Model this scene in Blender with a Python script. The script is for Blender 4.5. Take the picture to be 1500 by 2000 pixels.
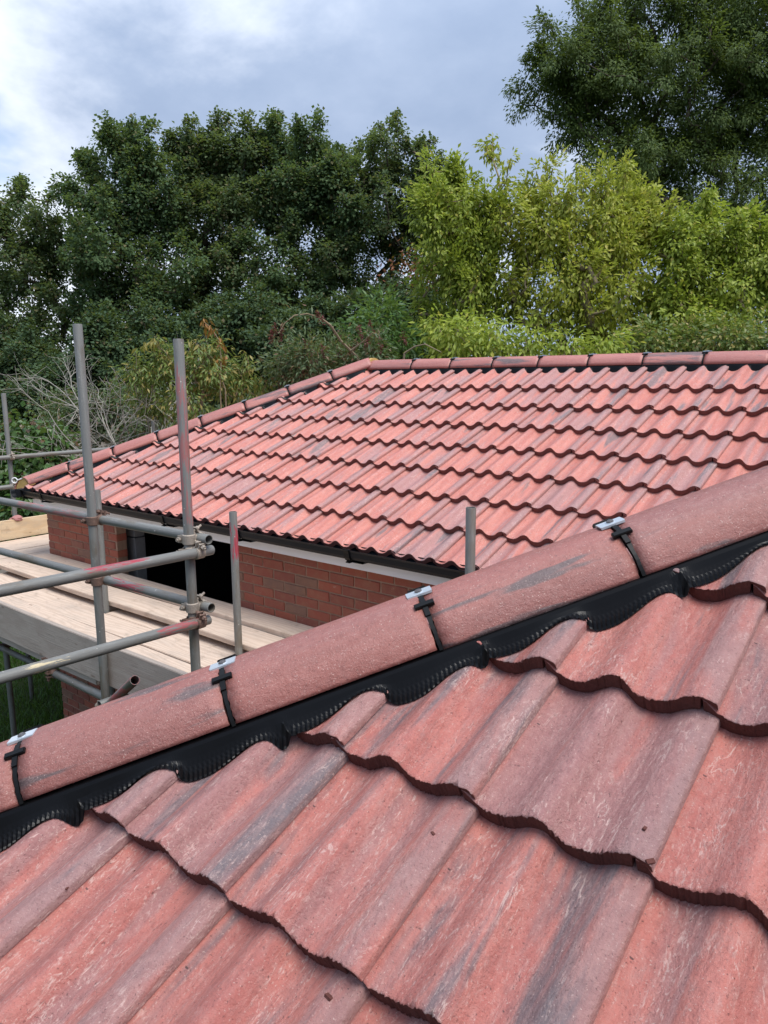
import bpy, bmesh, math, random
import numpy as np
from mathutils import Vector, Matrix

S = bpy.context.scene
COL = S.collection
for o in list(bpy.data.objects):
    bpy.data.objects.remove(o)
random.seed(7)
RNG = np.random.default_rng(11)
PI = math.pi
Z0 = 3.75                      # eye height above the lawn; coordinates below are metres from the eye, lifted by Z0 on linking

# ------------------------------------------------------------------ camera, sky, sun
FOC, PITCH, ROLL, YAW = 1462.24, 0.1761, -0.0063, -0.6825
fw = np.array([math.sin(YAW)*math.cos(PITCH), math.cos(YAW)*math.cos(PITCH), -math.sin(PITCH)])
rt = np.array([math.cos(YAW), -math.sin(YAW), 0.0])
up = np.cross(rt, fw)
r2 = rt*math.cos(ROLL) + up*math.sin(ROLL)
u2 = -rt*math.sin(ROLL) + up*math.cos(ROLL)
cam_d = bpy.data.cameras.new('camera')
cam = bpy.data.objects.new('camera', cam_d)
COL.objects.link(cam)
cam.matrix_world = Matrix(((r2[0], u2[0], -fw[0], 0), (r2[1], u2[1], -fw[1], 0), (r2[2], u2[2], -fw[2], Z0), (0, 0, 0, 1)))
cam_d.sensor_fit = 'VERTICAL'
cam_d.sensor_height = 36
cam_d.lens = FOC/2000*36
cam_d.clip_start = 0.05
cam_d.clip_end = 600
S.camera = cam
S.render.resolution_x, S.render.resolution_y = 768, 1024
S.view_settings.view_transform = 'Standard'
S.view_settings.look = 'None'
S.view_settings.gamma = 1
S.view_settings.use_curve_mapping = False
S.view_settings.exposure = 0.98

SUN_EL, SUN_AZ = math.radians(64), math.radians(95)      # azimuth from +y towards +x
wd = bpy.data.worlds.new('World')
S.world = wd
wd.use_nodes = True


class NT:
    """a little helper to wire nodes"""
    def __init__(self, tree):
        self.t = tree
        self.n = tree.nodes
        self.n.clear()

    def add(self, kind, **kw):
        n = self.n.new(kind)
        ins = kw.pop('ins', {})
        for k, v in kw.items():
            setattr(n, k, v)
        for k, v in ins.items():
            self.put(n.inputs[k], v)
        return n

    def put(self, sock, v):
        if isinstance(v, bpy.types.NodeSocket):
            self.t.links.new(v, sock)
        elif isinstance(v, bpy.types.Node):
            self.t.links.new(v.outputs[0], sock)
        else:
            if sock.type == 'RGBA' and len(v) == 3:
                v = (*v, 1)
            sock.default_value = v

    def math(self, op, a, b=0.0, c=None, clamp=False):
        n = self.add('ShaderNodeMath', operation=op, use_clamp=clamp)
        self.put(n.inputs[0], a)
        self.put(n.inputs[1], b)
        if c is not None:
            self.put(n.inputs[2], c)
        return n.outputs[0]

    def mix(self, fac, a, b, mode='MIX'):
        n = self.add('ShaderNodeMix', data_type='RGBA', blend_type=mode)
        self.put(n.inputs[0], fac)
        self.put(n.inputs[6], a)
        self.put(n.inputs[7], b)
        return n.outputs[2]

    def noise(self, vec, scale, detail=4, rough=0.55, w=None, dist=0.0):
        n = self.add('ShaderNodeTexNoise', noise_dimensions='4D' if w is not None else '3D')
        if vec is not None:
            self.put(n.inputs['Vector'], vec)
        if w is not None:
            self.put(n.inputs['W'], w)
        self.put(n.inputs['Scale'], scale)
        self.put(n.inputs['Detail'], detail)
        self.put(n.inputs['Roughness'], rough)
        self.put(n.inputs['Distortion'], dist)
        return n.outputs[0]

    def ramp(self, fac, lo, hi, a=0.0, b=1.0):
        n = self.add('ShaderNodeMapRange', interpolation_type='SMOOTHSTEP')
        self.put(n.inputs[0], fac)
        for i, v in ((1, lo), (2, hi), (3, a), (4, b)):
            self.put(n.inputs[i], v)
        return n.outputs[0]

    def scale(self, vec, s):
        n = self.add('ShaderNodeMapping')
        self.put(n.inputs[0], vec)
        n.inputs[3].default_value = s
        return n.outputs[0]


def build_world():
    k = NT(wd.node_tree)
    sky = k.add('ShaderNodeTexSky', sky_type='NISHITA', sun_disc=False, sun_elevation=SUN_EL, sun_rotation=SUN_AZ)
    try:
        sky.air_density, sky.dust_density = 1.0, 1.5
    except Exception:
        pass
    tc = k.add('ShaderNodeTexCoord')
    d = tc.outputs['Generated']
    sep = k.add('ShaderNodeSeparateXYZ', ins={0: d})
    zz = k.math('ADD', k.math('MAXIMUM', sep.outputs[2], 0.0), 0.30)
    flat = k.add('ShaderNodeCombineXYZ', ins={0: k.math('DIVIDE', sep.outputs[0], zz), 1: k.math('DIVIDE', sep.outputs[1], zz), 2: 0.0})
    mv = k.add('ShaderNodeMapping', ins={0: flat.outputs[0]})
    mv.inputs[1].default_value = SKYOFF
    n1 = k.noise(mv.outputs[0], 1.15, 7, 0.56, dist=0.35)
    n2 = k.noise(mv.outputs[0], 3.1, 6, 0.55)
    # the cloud thins to the west (-x)
    west = k.add('ShaderNodeVectorMath', operation='DOT_PRODUCT', ins={0: d, 1: (-0.93, 0.30, 0.0)})
    bright = k.math('ADD', k.math('MULTIPLY', west.outputs['Value'], 0.55), k.math('ADD', n1, k.math('MULTIPLY', n2, 0.22)))
    m = k.ramp(bright, 1.00, 1.22)
    grey = k.mix(k.ramp(n2, 0.3, 0.7), (3.0, 3.85, 5.5), (3.9, 4.75, 6.4))
    white = (7.9, 8.5, 9.6)
    cloud = k.mix(m, grey, white)
    gap = k.ramp(k.math('ADD', k.noise(mv.outputs[0], 1.9, 5, 0.5, dist=0.2), k.math('MULTIPLY', west.outputs['Value'], 0.55)), 1.09, 1.20)
    skyb = k.mix(1.0, sky.outputs[0], (1.5, 1.5, 1.5), 'MULTIPLY')
    col = k.mix(k.math('MULTIPLY', gap, 0.75), cloud, skyb)
    # an overcast sky is brighter overhead than at the horizon
    zen = k.ramp(sep.outputs[2], 0.25, 0.95, 1.0, 1.75)
    col = k.mix(1.0, col, zen, 'MULTIPLY')
    bg = k.add('ShaderNodeBackground', ins={0: col, 1: 0.066})
    out = k.add('ShaderNodeOutputWorld')
    k.t.links.new(bg.outputs[0], out.inputs[0])


SKYOFF = (0.35, 0.2, 0.0)
build_world()
sun_d = bpy.data.lights.new('sun', 'SUN')
sun_d.energy = 2.2
sun_d.angle = math.radians(40)
sun_d.color = (1.0, 0.965, 0.91)
sun = bpy.data.objects.new('sun', sun_d)
COL.objects.link(sun)
sdir = Vector((math.sin(SUN_AZ)*math.cos(SUN_EL), math.cos(SUN_AZ)*math.cos(SUN_EL), math.sin(SUN_EL)))
sun.rotation_euler = sdir.to_track_quat('Z', 'Y').to_euler()
sun.location = (0, 0, 30)

# ------------------------------------------------------------------ linking helpers
WM = {}          # world matrices of what has been linked


def link(o, m, parent=None):
    COL.objects.link(o)
    if parent is not None:
        o.parent = parent
        o.matrix_parent_inverse = WM[parent.name].inverted()
    o.matrix_basis = m
    WM[o.name] = m.copy()
    return o


def props(o, label=None, cat=None, group=None, kind=None):
    for k, v in (('label', label), ('category', cat), ('group', group), ('kind', kind)):
        if v:
            o[k] = v
    return o


def empty(name, loc, label, cat, group=None):
    o = bpy.data.objects.new(name, None)
    o.empty_display_size = 0.2
    link(o, Matrix.Translation((loc[0], loc[1], loc[2]+Z0)))
    return props(o, label, cat, group)


def mesh_from(name, v, f, mats=None, smooth=False, fm=None):
    me = bpy.data.meshes.new(name)
    me.from_pydata([tuple(p) for p in v], [], [tuple(q) for q in f])
    for m in (mats if isinstance(mats, (list, tuple)) else [mats]):
        if m:
            me.materials.append(m)
    if fm is not None:
        me.polygons.foreach_set('material_index', np.asarray(fm, dtype=np.int32))
    if smooth:
        me.polygons.foreach_set('use_smooth', np.ones(len(me.polygons), dtype=bool))
    me.update()
    return me


def part(name, v, f, mats, parent=None, smooth=False, fm=None, label=None, kind=None, cat=None, group=None):
    """a mesh given in eye coordinates, linked with its origin at its own middle"""
    v = np.asarray(v, dtype=float)
    c = (v.min(0)+v.max(0))/2
    me = mesh_from(name, v-c, f, mats, smooth, fm)
    o = bpy.data.objects.new(name, me)
    link(o, Matrix.Translation((c[0], c[1], c[2]+Z0)), parent)
    return props(o, label, cat, group, kind)


def inst(name, me, m, parent=None):
    """an object on shared mesh data; m is its matrix in eye coordinates"""
    o = bpy.data.objects.new(name, me)
    m = m.copy()
    m[2][3] += Z0
    return link(o, m, parent)


def frame(o, x, y, z):
    return Matrix(((x[0], y[0], z[0], o[0]), (x[1], y[1], z[1], o[1]), (x[2], y[2], z[2], o[2]), (0, 0, 0, 1)))


class MB:
    """collects simple solids into one mesh"""
    def __init__(self):
        self.v, self.f, self.m = [], [], []

    def add(self, v, f, m=0):
        b = len(self.v)
        self.v += [tuple(p) for p in v]
        self.f += [tuple(i+b for i in q) for q in f]
        self.m += [m]*len(f)

    def box(self, lo, hi, m=0, mat=None):
        x0, y0, z0 = lo
        x1, y1, z1 = hi
        v = [(x0, y0, z0), (x1, y0, z0), (x1, y1, z0), (x0, y1, z0), (x0, y0, z1), (x1, y0, z1), (x1, y1, z1), (x0, y1, z1)]
        if mat is not None:
            v = [tuple(mat @ Vector(p)) for p in v]
        self.add(v, [(3, 2, 1, 0), (4, 5, 6, 7), (0, 1, 5, 4), (1, 2, 6, 5), (2, 3, 7, 6), (3, 0, 4, 7)], m)

    def tube(self, pts, rad, n=8, m=0, cap=True):
        pts = [np.asarray(p, float) for p in pts]
        rad = rad if isinstance(rad, (list, tuple)) else [rad]*len(pts)
        v, f = [], []
        for i, p in enumerate(pts):
            t = pts[min(i+1, len(pts)-1)] - pts[max(i-1, 0)]
            t = t/(np.linalg.norm(t)+1e-9)
            a = np.cross(t, (0, 0, 1) if abs(t[2]) < 0.9 else (1, 0, 0))
            a /= np.linalg.norm(a)
            b = np.cross(t, a)
            for k in range(n):
                w = 2*PI*k/n
                v.append(p + rad[i]*(a*math.cos(w)+b*math.sin(w)))
        for i in range(len(pts)-1):
            for k in range(n):
                f.append((i*n+k, i*n+(k+1) % n, (i+1)*n+(k+1) % n, (i+1)*n+k))
        if cap:
            f.append(tuple(range(n-1, -1, -1)))
            f.append(tuple((len(pts)-1)*n+k for k in range(n)))
        self.add(v, f, m)

    def part(self, name, mats, parent=None, **kw):
        return part(name, self.v, self.f, mats, parent, fm=self.m, **kw)


# ------------------------------------------------------------------ materials
def mat(name):
    m = bpy.data.materials.new(name)
    m.use_nodes = True
    return m, NT(m.node_tree)


def finish(k, color, rough=0.6, bump=None, spec=0.5, metal=0.0, extra=None):
    p = k.add('ShaderNodeBsdfPrincipled')
    k.put(p.inputs['Base Color'], color)
    k.put(p.inputs['Roughness'], rough)
    k.put(p.inputs['Specular IOR Level'], spec)
    k.put(p.inputs['Metallic'], metal)
    if bump is not None:
        k.put(p.inputs['Normal'], bump)
    out = k.add('ShaderNodeOutputMaterial')
    k.t.links.new((extra or p).outputs[0], out.inputs[0])
    return p


def bumpn(k, h, dist, strength=1.0, normal=None):
    b = k.add('ShaderNodeBump', ins={'Height': h, 'Distance': dist, 'Strength': strength})
    if normal is not None:
        k.put(b.inputs['Normal'], normal)
    return b.outputs[0]


def plain(name, col, rough=0.5, spec=0.5, metal=0.0, var=0.12, scale=20, bump=0.0, bscale=200):
    m, k = mat(name)
    tc = k.add('ShaderNodeTexCoord').outputs['Object']
    n = k.noise(tc, scale, 5, 0.6)
    c = k.mix(n, [x*(1-var) for x in col], [min(1, x*(1+var)) for x in col])
    b = bumpn(k, k.noise(tc, bscale, 3), bump) if bump else None
    finish(k, c, rough, b, spec, metal)
    return m


def tile_material(name, hip=False, far_lit=False):
    m, k = mat(name)
    tc = k.add('ShaderNodeTexCoord').outputs['Object']
    rnd = k.add('ShaderNodeObjectInfo').outputs['Random']
    W = k.math('MULTIPLY', rnd, 137.0)
    r2_ = k.math('FRACT', k.math('MULTIPLY', rnd, 7919.0))
    r3_ = k.math('FRACT', k.math('MULTIPLY', rnd, 3571.0))
    sep = k.add('ShaderNodeSeparateXYZ', ins={0: tc})
    x = sep.outputs[0]
    stre = k.scale(tc, (24, 1.6, 24)) if not hip else k.scale(tc, (13, 1.6, 13))
    fine = k.scale(tc, (85, 30, 85))
    # body colour, a tone of its own per tile
    salmon, brick, mauve = ((0.500, 0.172, 0.136), (0.410, 0.130, 0.106), (0.325, 0.152, 0.142))
    if hip:
        salmon, brick, mauve = ((0.310, 0.108, 0.086), (0.270, 0.092, 0.073), (0.245, 0.098, 0.084))
    if far_lit and hip:
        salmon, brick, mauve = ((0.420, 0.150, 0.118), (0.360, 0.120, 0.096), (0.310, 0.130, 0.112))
    elif far_lit:
        salmon, brick, mauve = ((0.560, 0.200, 0.152), (0.475, 0.150, 0.116), (0.380, 0.185, 0.172))  # far roof copy: sky light at a grazing view put into the colour
    c = k.mix(k.ramp(k.noise(stre, 1.0, 7, 0.6, w=W), 0.38, 0.60), salmon, brick)
    mf = k.math('ADD', k.noise(stre, 0.8, 3, 0.5, w=k.math('ADD', W, 31.0)), k.math('MULTIPLY', k.math('SUBTRACT', r2_, 0.5), 0.30 if not hip else 0.12))
    c = k.mix(k.math('MULTIPLY', k.ramp(mf, 0.44 if not far_lit else 0.50, 0.62 if not far_lit else 0.66), 0.9 if not hip else 0.5), c, mauve)
    if not hip:
        # the side roll is greyer than the pans
        roll = k.math('MULTIPLY', k.ramp(x, 0.262, 0.276), k.ramp(k.noise(k.scale(tc, (20, 4, 20)), 1.0, 4, 0.6, w=W), 0.30, 0.55))
        c = k.mix(k.math('MULTIPLY', roll, 0.72), c, (0.300, 0.180, 0.170))
    # blue-grey smoky streaks
    sm = k.math('ADD', k.noise(k.scale(tc, (17, 1.1, 17) if not hip else (22, 2.6, 22)), 1.0, 5, 0.55, w=k.math('ADD', W, 77.0), dist=0.3), k.math('MULTIPLY', k.math('SUBTRACT', r3_, 0.5), 0.22))
    c = k.mix(k.math('MULTIPLY', k.ramp(sm, (0.61 if far_lit else 0.57) if not hip else 0.575, 0.71 if not hip else 0.66), 0.85), c, (0.135, 0.118, 0.126) if not hip else (0.085, 0.070, 0.070))
    # lime bloom: pale scratches and patches
    bl = k.noise(k.scale(tc, (85, 30, 85)), 1.0, 6, 0.72, w=W, dist=1.6)
    bm = k.noise(k.scale(tc, (8, 3.5, 8)), 1.0, 3, 0.5, w=k.math('ADD', W, 5.0))
    bloom = k.math('MULTIPLY', k.ramp(bl, 0.54, 0.64), k.ramp(bm, 0.42, 0.60))
    c = k.mix(k.math('MULTIPLY', bloom, 0.72 if not hip else 0.16), c, (0.66, 0.47, 0.41))
    if not hip and not far_lit:
        # hairline lime trails running down the tile
        for sc_, w_ in (((26, 7, 26), 15.0), ((48, 15, 48), 21.0)):
            hn = k.noise(k.scale(tc, sc_), 1.0, 4, 0.6, w=k.math('ADD', W, w_), dist=0.7)
            ln = k.ramp(k.math('ABSOLUTE', k.math('SUBTRACT', hn, 0.5)), 0.004, 0.016, 1.0, 0.0)
            ms = k.ramp(k.noise(k.scale(tc, (13, 6, 13)), 1.0, 5, 0.65, w=k.math('ADD', W, w_+1)), 0.54, 0.64)
            c = k.mix(k.math('MULTIPLY', k.math('MULTIPLY', ln, ms), 0.48), c, (0.70, 0.53, 0.46))
    big = k.ramp(k.noise(k.scale(tc, (11, 9, 11)), 1.0, 6, 0.72, w=k.math('ADD', W, 9.0), dist=0.8), 0.675, 0.70)
    c = k.mix(k.math('MULTIPLY', big, 0.55 if not hip else 0.25), c, (0.58, 0.40, 0.34))
    # mottling of the sanded face
    mot = k.noise(tc, 62.0, 8, 0.72, w=k.math('ADD', W, 2.0))
    c = k.mix(k.ramp(mot, 0.36, 0.50, 0.42 if not far_lit else 0.22, 0.0), c, k.mix(0.5, c, (0.10, 0.035, 0.030)))
    c = k.mix(k.ramp(mot, 0.52, 0.68, 0.0, 0.28 if not hip else 0.10), c, (0.56, 0.32, 0.27))
    # a dusting, and grains light and dark
    veil = k.ramp(k.noise(fine, 1.0, 5, 0.65, w=W), 0.42, 0.75)
    c = k.mix(k.math('MULTIPLY', veil, 0.34 if not hip else 0.12), c, (0.45, 0.27, 0.24))
    g1 = k.noise(tc, 230.0, 4, 0.7)
    c = k.mix(k.math('MULTIPLY', k.ramp(g1, 0.60, 0.68), 0.6), c, (0.62, 0.46, 0.40))
    g2 = k.noise(tc, 190.0, 4, 0.7, w=3.0)
    c = k.mix(k.math('MULTIPLY', k.ramp(g2, 0.585, 0.67), 0.75), c, (0.085, 0.035, 0.03))
    sp = k.noise(tc, 95.0, 2, 0.5, w=8.0)
    c = k.mix(k.math('MULTIPLY', k.ramp(sp, 0.735, 0.76), 0.8), c, (0.05, 0.03, 0.03))
    h = k.math('ADD', k.math('MULTIPLY', k.noise(tc, 210.0, 5, 0.75), 0.8), k.math('MULTIPLY', k.noise(k.scale(tc, (60, 40, 60)), 1.0, 5, 0.65, w=W), 1.1))
    b = bumpn(k, h, 0.0058 if not hip else 0.0028, 0.95)
    finish(k, c, k.ramp(k.noise(fine, 0.6, 3, 0.5, w=W), 0.3, 0.7, 0.38, 0.54), b, 0.62)
    return m


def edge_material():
    m, k = mat('concrete tile edge darkened as shade')
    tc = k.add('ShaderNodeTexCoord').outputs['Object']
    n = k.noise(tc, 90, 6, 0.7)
    c = k.mix(n, (0.072, 0.028, 0.023), (0.200, 0.074, 0.060))  # shade on the tiles' front edges is put into this dark brown
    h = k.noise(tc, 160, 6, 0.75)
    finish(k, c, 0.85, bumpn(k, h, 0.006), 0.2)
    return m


def steel_material():
    m, k = mat('galvanised scaffold tube')
    tc = k.add('ShaderNodeTexCoord').outputs['Object']
    rnd = k.add('ShaderNodeObjectInfo').outputs['Random']
    W = k.math('MULTIPLY', rnd, 90.0)
    sep = k.add('ShaderNodeSeparateXYZ', ins={0: tc})
    z = sep.outputs[2]
    n = k.noise(k.scale(tc, (40, 40, 3)), 1.0, 6, 0.65, w=W)
    n2 = k.noise(k.scale(tc, (110, 110, 12)), 1.0, 5, 0.7, w=W)
    c = k.mix(n, (0.105, 0.104, 0.096), (0.250, 0.248, 0.232))
    c = k.mix(k.math('MULTIPLY', k.ramp(n2, 0.55, 0.72), 0.5), c, (0.36, 0.36, 0.345))
    n3 = k.noise(k.scale(tc, (14, 14, 4)), 1.0, 5, 0.6, w=k.math('ADD', W, 4.0))
    c = k.mix(k.math('MULTIPLY', k.ramp(n3, 0.50, 0.66), 0.70), c, (0.135, 0.105, 0.072))
    # a band of worn marker paint and a splash of mortar, placed by the tube's own properties
    def band(lo, hi, worn, W2):
        a = k.add('ShaderNodeAttribute', attribute_type='OBJECT', attribute_name=lo).outputs['Fac']
        b = k.add('ShaderNodeAttribute', attribute_type='OBJECT', attribute_name=hi).outputs['Fac']
        i = k.math('MULTIPLY', k.math('GREATER_THAN', z, k.math('ADD', a, k.math('MULTIPLY', k.math('SUBTRACT', n2, 0.35), 0.35))), k.math('LESS_THAN', z, k.math('SUBTRACT', b, k.math('MULTIPLY', k.math('SUBTRACT', n2, 0.35), 0.35))))
        t = k.noise(k.scale(tc, (70, 70, 7)), 1.0, 6, 0.7, w=W2)
        return k.math('MULTIPLY', i, k.ramp(t, worn, worn+0.10))
    side = k.add('ShaderNodeAttribute', attribute_type='OBJECT', attribute_name='paint_side').outputs['Fac']
    onside = k.math('GREATER_THAN', k.math('ADD', k.math('DIVIDE', sep.outputs[1], 0.0253), k.math('MULTIPLY', k.math('SUBTRACT', n2, 0.5), 0.8)), side)
    c = k.mix(k.math('MULTIPLY', band('paint_from', 'paint_to', 0.46, W), onside), c, (0.36, 0.040, 0.060))
    c = k.mix(k.math('MULTIPLY', band('pink_from', 'pink_to', 0.475, W), 0.8), c, (0.34, 0.105, 0.100))
    c = k.mix(band('mortar_from', 'mortar_to', 0.49, W), c, (0.52, 0.44, 0.28))
    c = k.mix(k.math('MULTIPLY', k.ramp(k.noise(k.scale(tc, (50, 50, 50)), 1.0, 3, 0.5, w=W), 0.70, 0.74), 0.8), c, (0.55, 0.52, 0.47))
    b = bumpn(k, n2, 0.0015)
    finish(k, c, k.ramp(n, 0.3, 0.7, 0.42, 0.62), b, 0.45, 0.15)
    return m


def wood_material(name, a, bcol, grey=0.0):
    m, k = mat(name)
    tc = k.add('ShaderNodeTexCoord').outputs['Object']
    rnd = k.add('ShaderNodeObjectInfo').outputs['Random']
    W = k.math('MULTIPLY', rnd, 61.0)
    warp = k.noise(k.scale(tc, (1.5, 6, 6)), 1.0, 3, 0.5, w=W)
    sep = k.add('ShaderNodeSeparateXYZ', ins={0: tc})
    wave = k.math('SINE', k.math('ADD', k.math('MULTIPLY', sep.outputs[1], 160.0), k.math('MULTIPLY', warp, 34.0)))
    gr = k.noise(k.scale(tc, (3.5, 160, 160)), 1.0, 5, 0.65, w=W)
    c = k.mix(k.ramp(wave, -0.6, 1.0, 0.0, 0.55), a, bcol)
    c = k.mix(k.math('MULTIPLY', k.ramp(gr, 0.5, 0.8), 0.5), c, [x*0.62 for x in bcol])
    n = k.noise(k.scale(tc, (4, 9, 9)), 1.0, 6, 0.65, w=W)
    c = k.mix(k.math('MULTIPLY', k.ramp(n, 0.48, 0.72), 0.45), c, (0.36, 0.30, 0.25))
    n4 = k.noise(k.scale(tc, (7, 12, 12)), 1.0, 7, 0.72, w=k.math('ADD', W, 6.0))
    c = k.mix(k.math('MULTIPLY', k.ramp(n4, 0.54, 0.70), 0.50), c, (0.22, 0.165, 0.125))
    kn = k.add('ShaderNodeTexVoronoi', feature='F1', ins={'Vector': k.scale(tc, (2.6, 8, 8)), 'Scale': 1.0}).outputs['Distance']
    c = k.mix(k.math('MULTIPLY', k.ramp(kn, 0.04, 0.09, 1.0, 0.0), 0.7), c, (0.16, 0.09, 0.055))
    nick = k.noise(k.scale(tc, (38, 70, 70)), 1.0, 3, 0.6, w=W)
    c = k.mix(k.math('MULTIPLY', k.ramp(nick, 0.70, 0.75), 0.5), c, (0.14, 0.10, 0.08))
    if grey:
        c = k.mix(grey, c, (0.29, 0.245, 0.215))
    finish(k, c, 0.75, bumpn(k, k.math('ADD', gr, k.math('MULTIPLY', n4, 0.7)), 0.003), 0.25)
    return m


def brick_material():
    m, k = mat('red facing brick')
    tc = k.add('ShaderNodeTexCoord').outputs['Object']
    rnd = k.add('ShaderNodeObjectInfo').outputs['Random']
    W = k.math('MULTIPLY', rnd, 51.0)
    r_ = k.math('FRACT', k.math('MULTIPLY', rnd, 977.0))
    c = k.mix(r_, (0.335, 0.094, 0.058), (0.225, 0.076, 0.056))
    c = k.mix(k.ramp(k.math('FRACT', k.math('MULTIPLY', rnd, 353.0)), 0.80, 0.86), c, (0.225, 0.120, 0.084))
    c = k.mix(k.ramp(k.noise(tc, 16, 5, 0.65, w=W), 0.40, 0.75, 0.0, 0.5), c, (0.32, 0.165, 0.095))
    c = k.mix(k.ramp(k.noise(k.scale(tc, (20, 20, 34)), 1.0, 6, 0.75, w=W, dist=0.5), 0.58, 0.72, 0.0, 0.5), c, (0.46, 0.33, 0.25))
    n = k.noise(tc, 150, 5, 0.7)
    finish(k, c, 0.85, bumpn(k, n, 0.003), 0.25)
    return m


def leaf_material(name, a, b, odd=None, oddamt=0.0, trans=0.35, rough=0.5):
    m, k = mat(name)
    g = k.add('ShaderNodeNewGeometry').outputs['Random Per Island']
    c = k.mix(g, a, b)
    if odd:
        f = k.ramp(k.math('FRACT', k.math('MULTIPLY', g, 613.0)), 1-oddamt, 1-oddamt+0.02)
        c = k.mix(f, c, odd)
    p = k.add('ShaderNodeBsdfPrincipled', ins={'Base Color': c, 'Roughness': rough, 'Specular IOR Level': 0.4})
    t = k.add('ShaderNodeBsdfTranslucent', ins={'Color': k.mix(0.35, c, (0.30, 0.38, 0.04))})
    mx = k.add('ShaderNodeMixShader', ins={0: trans})
    k.t.links.new(p.outputs[0], mx.inputs[1])
    k.t.links.new(t.outputs[0], mx.inputs[2])
    out = k.add('ShaderNodeOutputMaterial')
    k.t.links.new(mx.outputs[0], out.inputs[0])
    return m


def bark_material(name, a, b):
    m, k = mat(name)
    tc = k.add('ShaderNodeTexCoord').outputs['Object']
    n = k.noise(k.scale(tc, (9, 9, 2)), 1.0, 6, 0.7)
    finish(k, k.mix(n, a, b), 0.9, bumpn(k, n, 0.02), 0.2)
    return m


M_TILE = tile_material('weathered red concrete tile')
M_HIP = tile_material('sanded red hip tile', True)
M_HIP_LIT = tile_material('brighter lit red hip tile', True, True)  # far caps, the brighter light painted into their colour
M_TILE_LIT = tile_material('brighter lit red concrete tile', False, True)  # far tiles, the brighter light painted into their colour
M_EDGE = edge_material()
M_EDGE_LIT = plain('lit red brown tile edge', (0.185, 0.072, 0.058), 0.85, 0.2, var=0.4, scale=60, bump=0.003)  # lighter copy of the edge: the far roof's light in its colour
M_STEEL = steel_material()
M_BRICK = brick_material()
M_WOOD = wood_material('pale scaffold board', (0.58, 0.455, 0.360), (0.465, 0.345, 0.262))
M_WOODG = wood_material('weathered shade-greyed board', (0.46, 0.38, 0.31), (0.36, 0.28, 0.22), 0.35)  # toe board's shade is put into the grey; the fence is weathered
M_WOODN = wood_material('new pine board', (0.68, 0.52, 0.34), (0.58, 0.40, 0.23))
M_PVC = plain('black plastic', (0.005, 0.005, 0.005), 0.45, 0.22, var=0.3, scale=40)
M_FLASH = plain('black flexible hip roll', (0.0035, 0.0035, 0.004), 0.33, 0.2, var=0.3, scale=40)
M_PVCG = plain('black gutter plastic', (0.010, 0.012, 0.015), 0.42, 0.15, var=0.25, scale=12)
M_FELT = plain('dark roofing felt', (0.02, 0.02, 0.021), 0.8, 0.2)
M_WHITE = plain('white painted board', (0.88, 0.86, 0.84), 0.45, 0.4, var=0.04, scale=6)
M_ZINC = plain('zinc plate', (0.62, 0.66, 0.70), 0.35, 0.5, 0.6, var=0.1, scale=60)
M_SCREW = plain('grey screw head', (0.13, 0.12, 0.12), 0.4, 0.5, 0.6)
M_RUST = plain('rusty coupler steel', (0.17, 0.105, 0.080), 0.65, 0.4, 0.35, var=0.55, scale=70, bump=0.002)
M_RUSTP = plain('dusty coupler steel', (0.33, 0.28, 0.23), 0.6, 0.4, 0.3, var=0.45, scale=60, bump=0.002)
M_MORTAR = plain('lime mortar', (0.31, 0.20, 0.14), 0.95, 0.1, var=0.3, scale=30, bump=0.004, bscale=140)
M_BLOCK = plain('grey concrete block', (0.22, 0.225, 0.23), 0.9, 0.2, var=0.15, scale=30, bump=0.004, bscale=120)
M_YELLOW = plain('yellow mortar bedding', (0.50, 0.34, 0.12), 0.85, 0.2, var=0.25, scale=50, bump=0.003)
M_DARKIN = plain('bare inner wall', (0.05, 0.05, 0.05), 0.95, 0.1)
M_PINKFOAM = plain('pink rag', (0.42, 0.20, 0.19), 0.95, 0.1, var=0.25, scale=40, bump=0.01, bscale=60)
M_BARK = bark_material('grey brown bark', (0.050, 0.040, 0.030), (0.140, 0.110, 0.080))
M_TWIG = bark_material('pale dead twig', (0.22, 0.20, 0.17), (0.42, 0.39, 0.34))
M_STEM = bark_material('tan stem', (0.20, 0.15, 0.09), (0.34, 0.27, 0.18))
M_GRASS = leaf_material('lawn grass blade', (0.030, 0.085, 0.014), (0.060, 0.140, 0.024), trans=0.25)
M_SOIL = plain('lawn soil', (0.030, 0.045, 0.014), 0.95, 0.1, var=0.5, scale=3)

# ------------------------------------------------------------------ roof geometry
TH = math.radians(25.41)
CT, ST, TT = math.cos(TH), math.sin(TH), math.tan(TH)
G, TW = 0.3265, 0.30                     # gauge and cover width of a tile
AMP, LIFT = 0.040, 0.036                 # roll height, tail lift
OF = np.array([-4.879, 5.838, 0.093])
ON = np.array([-1.213-0.029, 1.278, -0.552+0.0135])
HIP_FAR, HIP_NEAR, VALLEY = -11.09, -2.2375, -5.42   # x - y on the hip and valley planes
RIDGE_Y = 6.04
NSL = np.array([0, -ST, CT])
DS = np.array([0, -CT, -ST])


def prof(u):
    # measured section: short fall to the right of each roll, long rise to the next
    return AMP + np.interp(np.asarray(u) % 0.15, PU, PH)


_kx = np.array([0, .006, .012, .020, .027, .034, .045, .060, .075, .090, .105, .120, .135, .144, .150])
_ky = np.array([0, -.0015, -.0060, -.0155, -.0262, -.0345, -.0392, -.0400, -.0380, -.0320, -.0215, -.0100, -.0025, -.0004, 0])
PU = np.linspace(0, 0.15, 151)
_p = np.interp(PU, _kx, _ky)
_w = np.hanning(9)/np.hanning(9).sum()
PH = np.convolve(np.concatenate([_p[-5:-1], _p, _p[1:5]]), _w, mode='valid')


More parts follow.
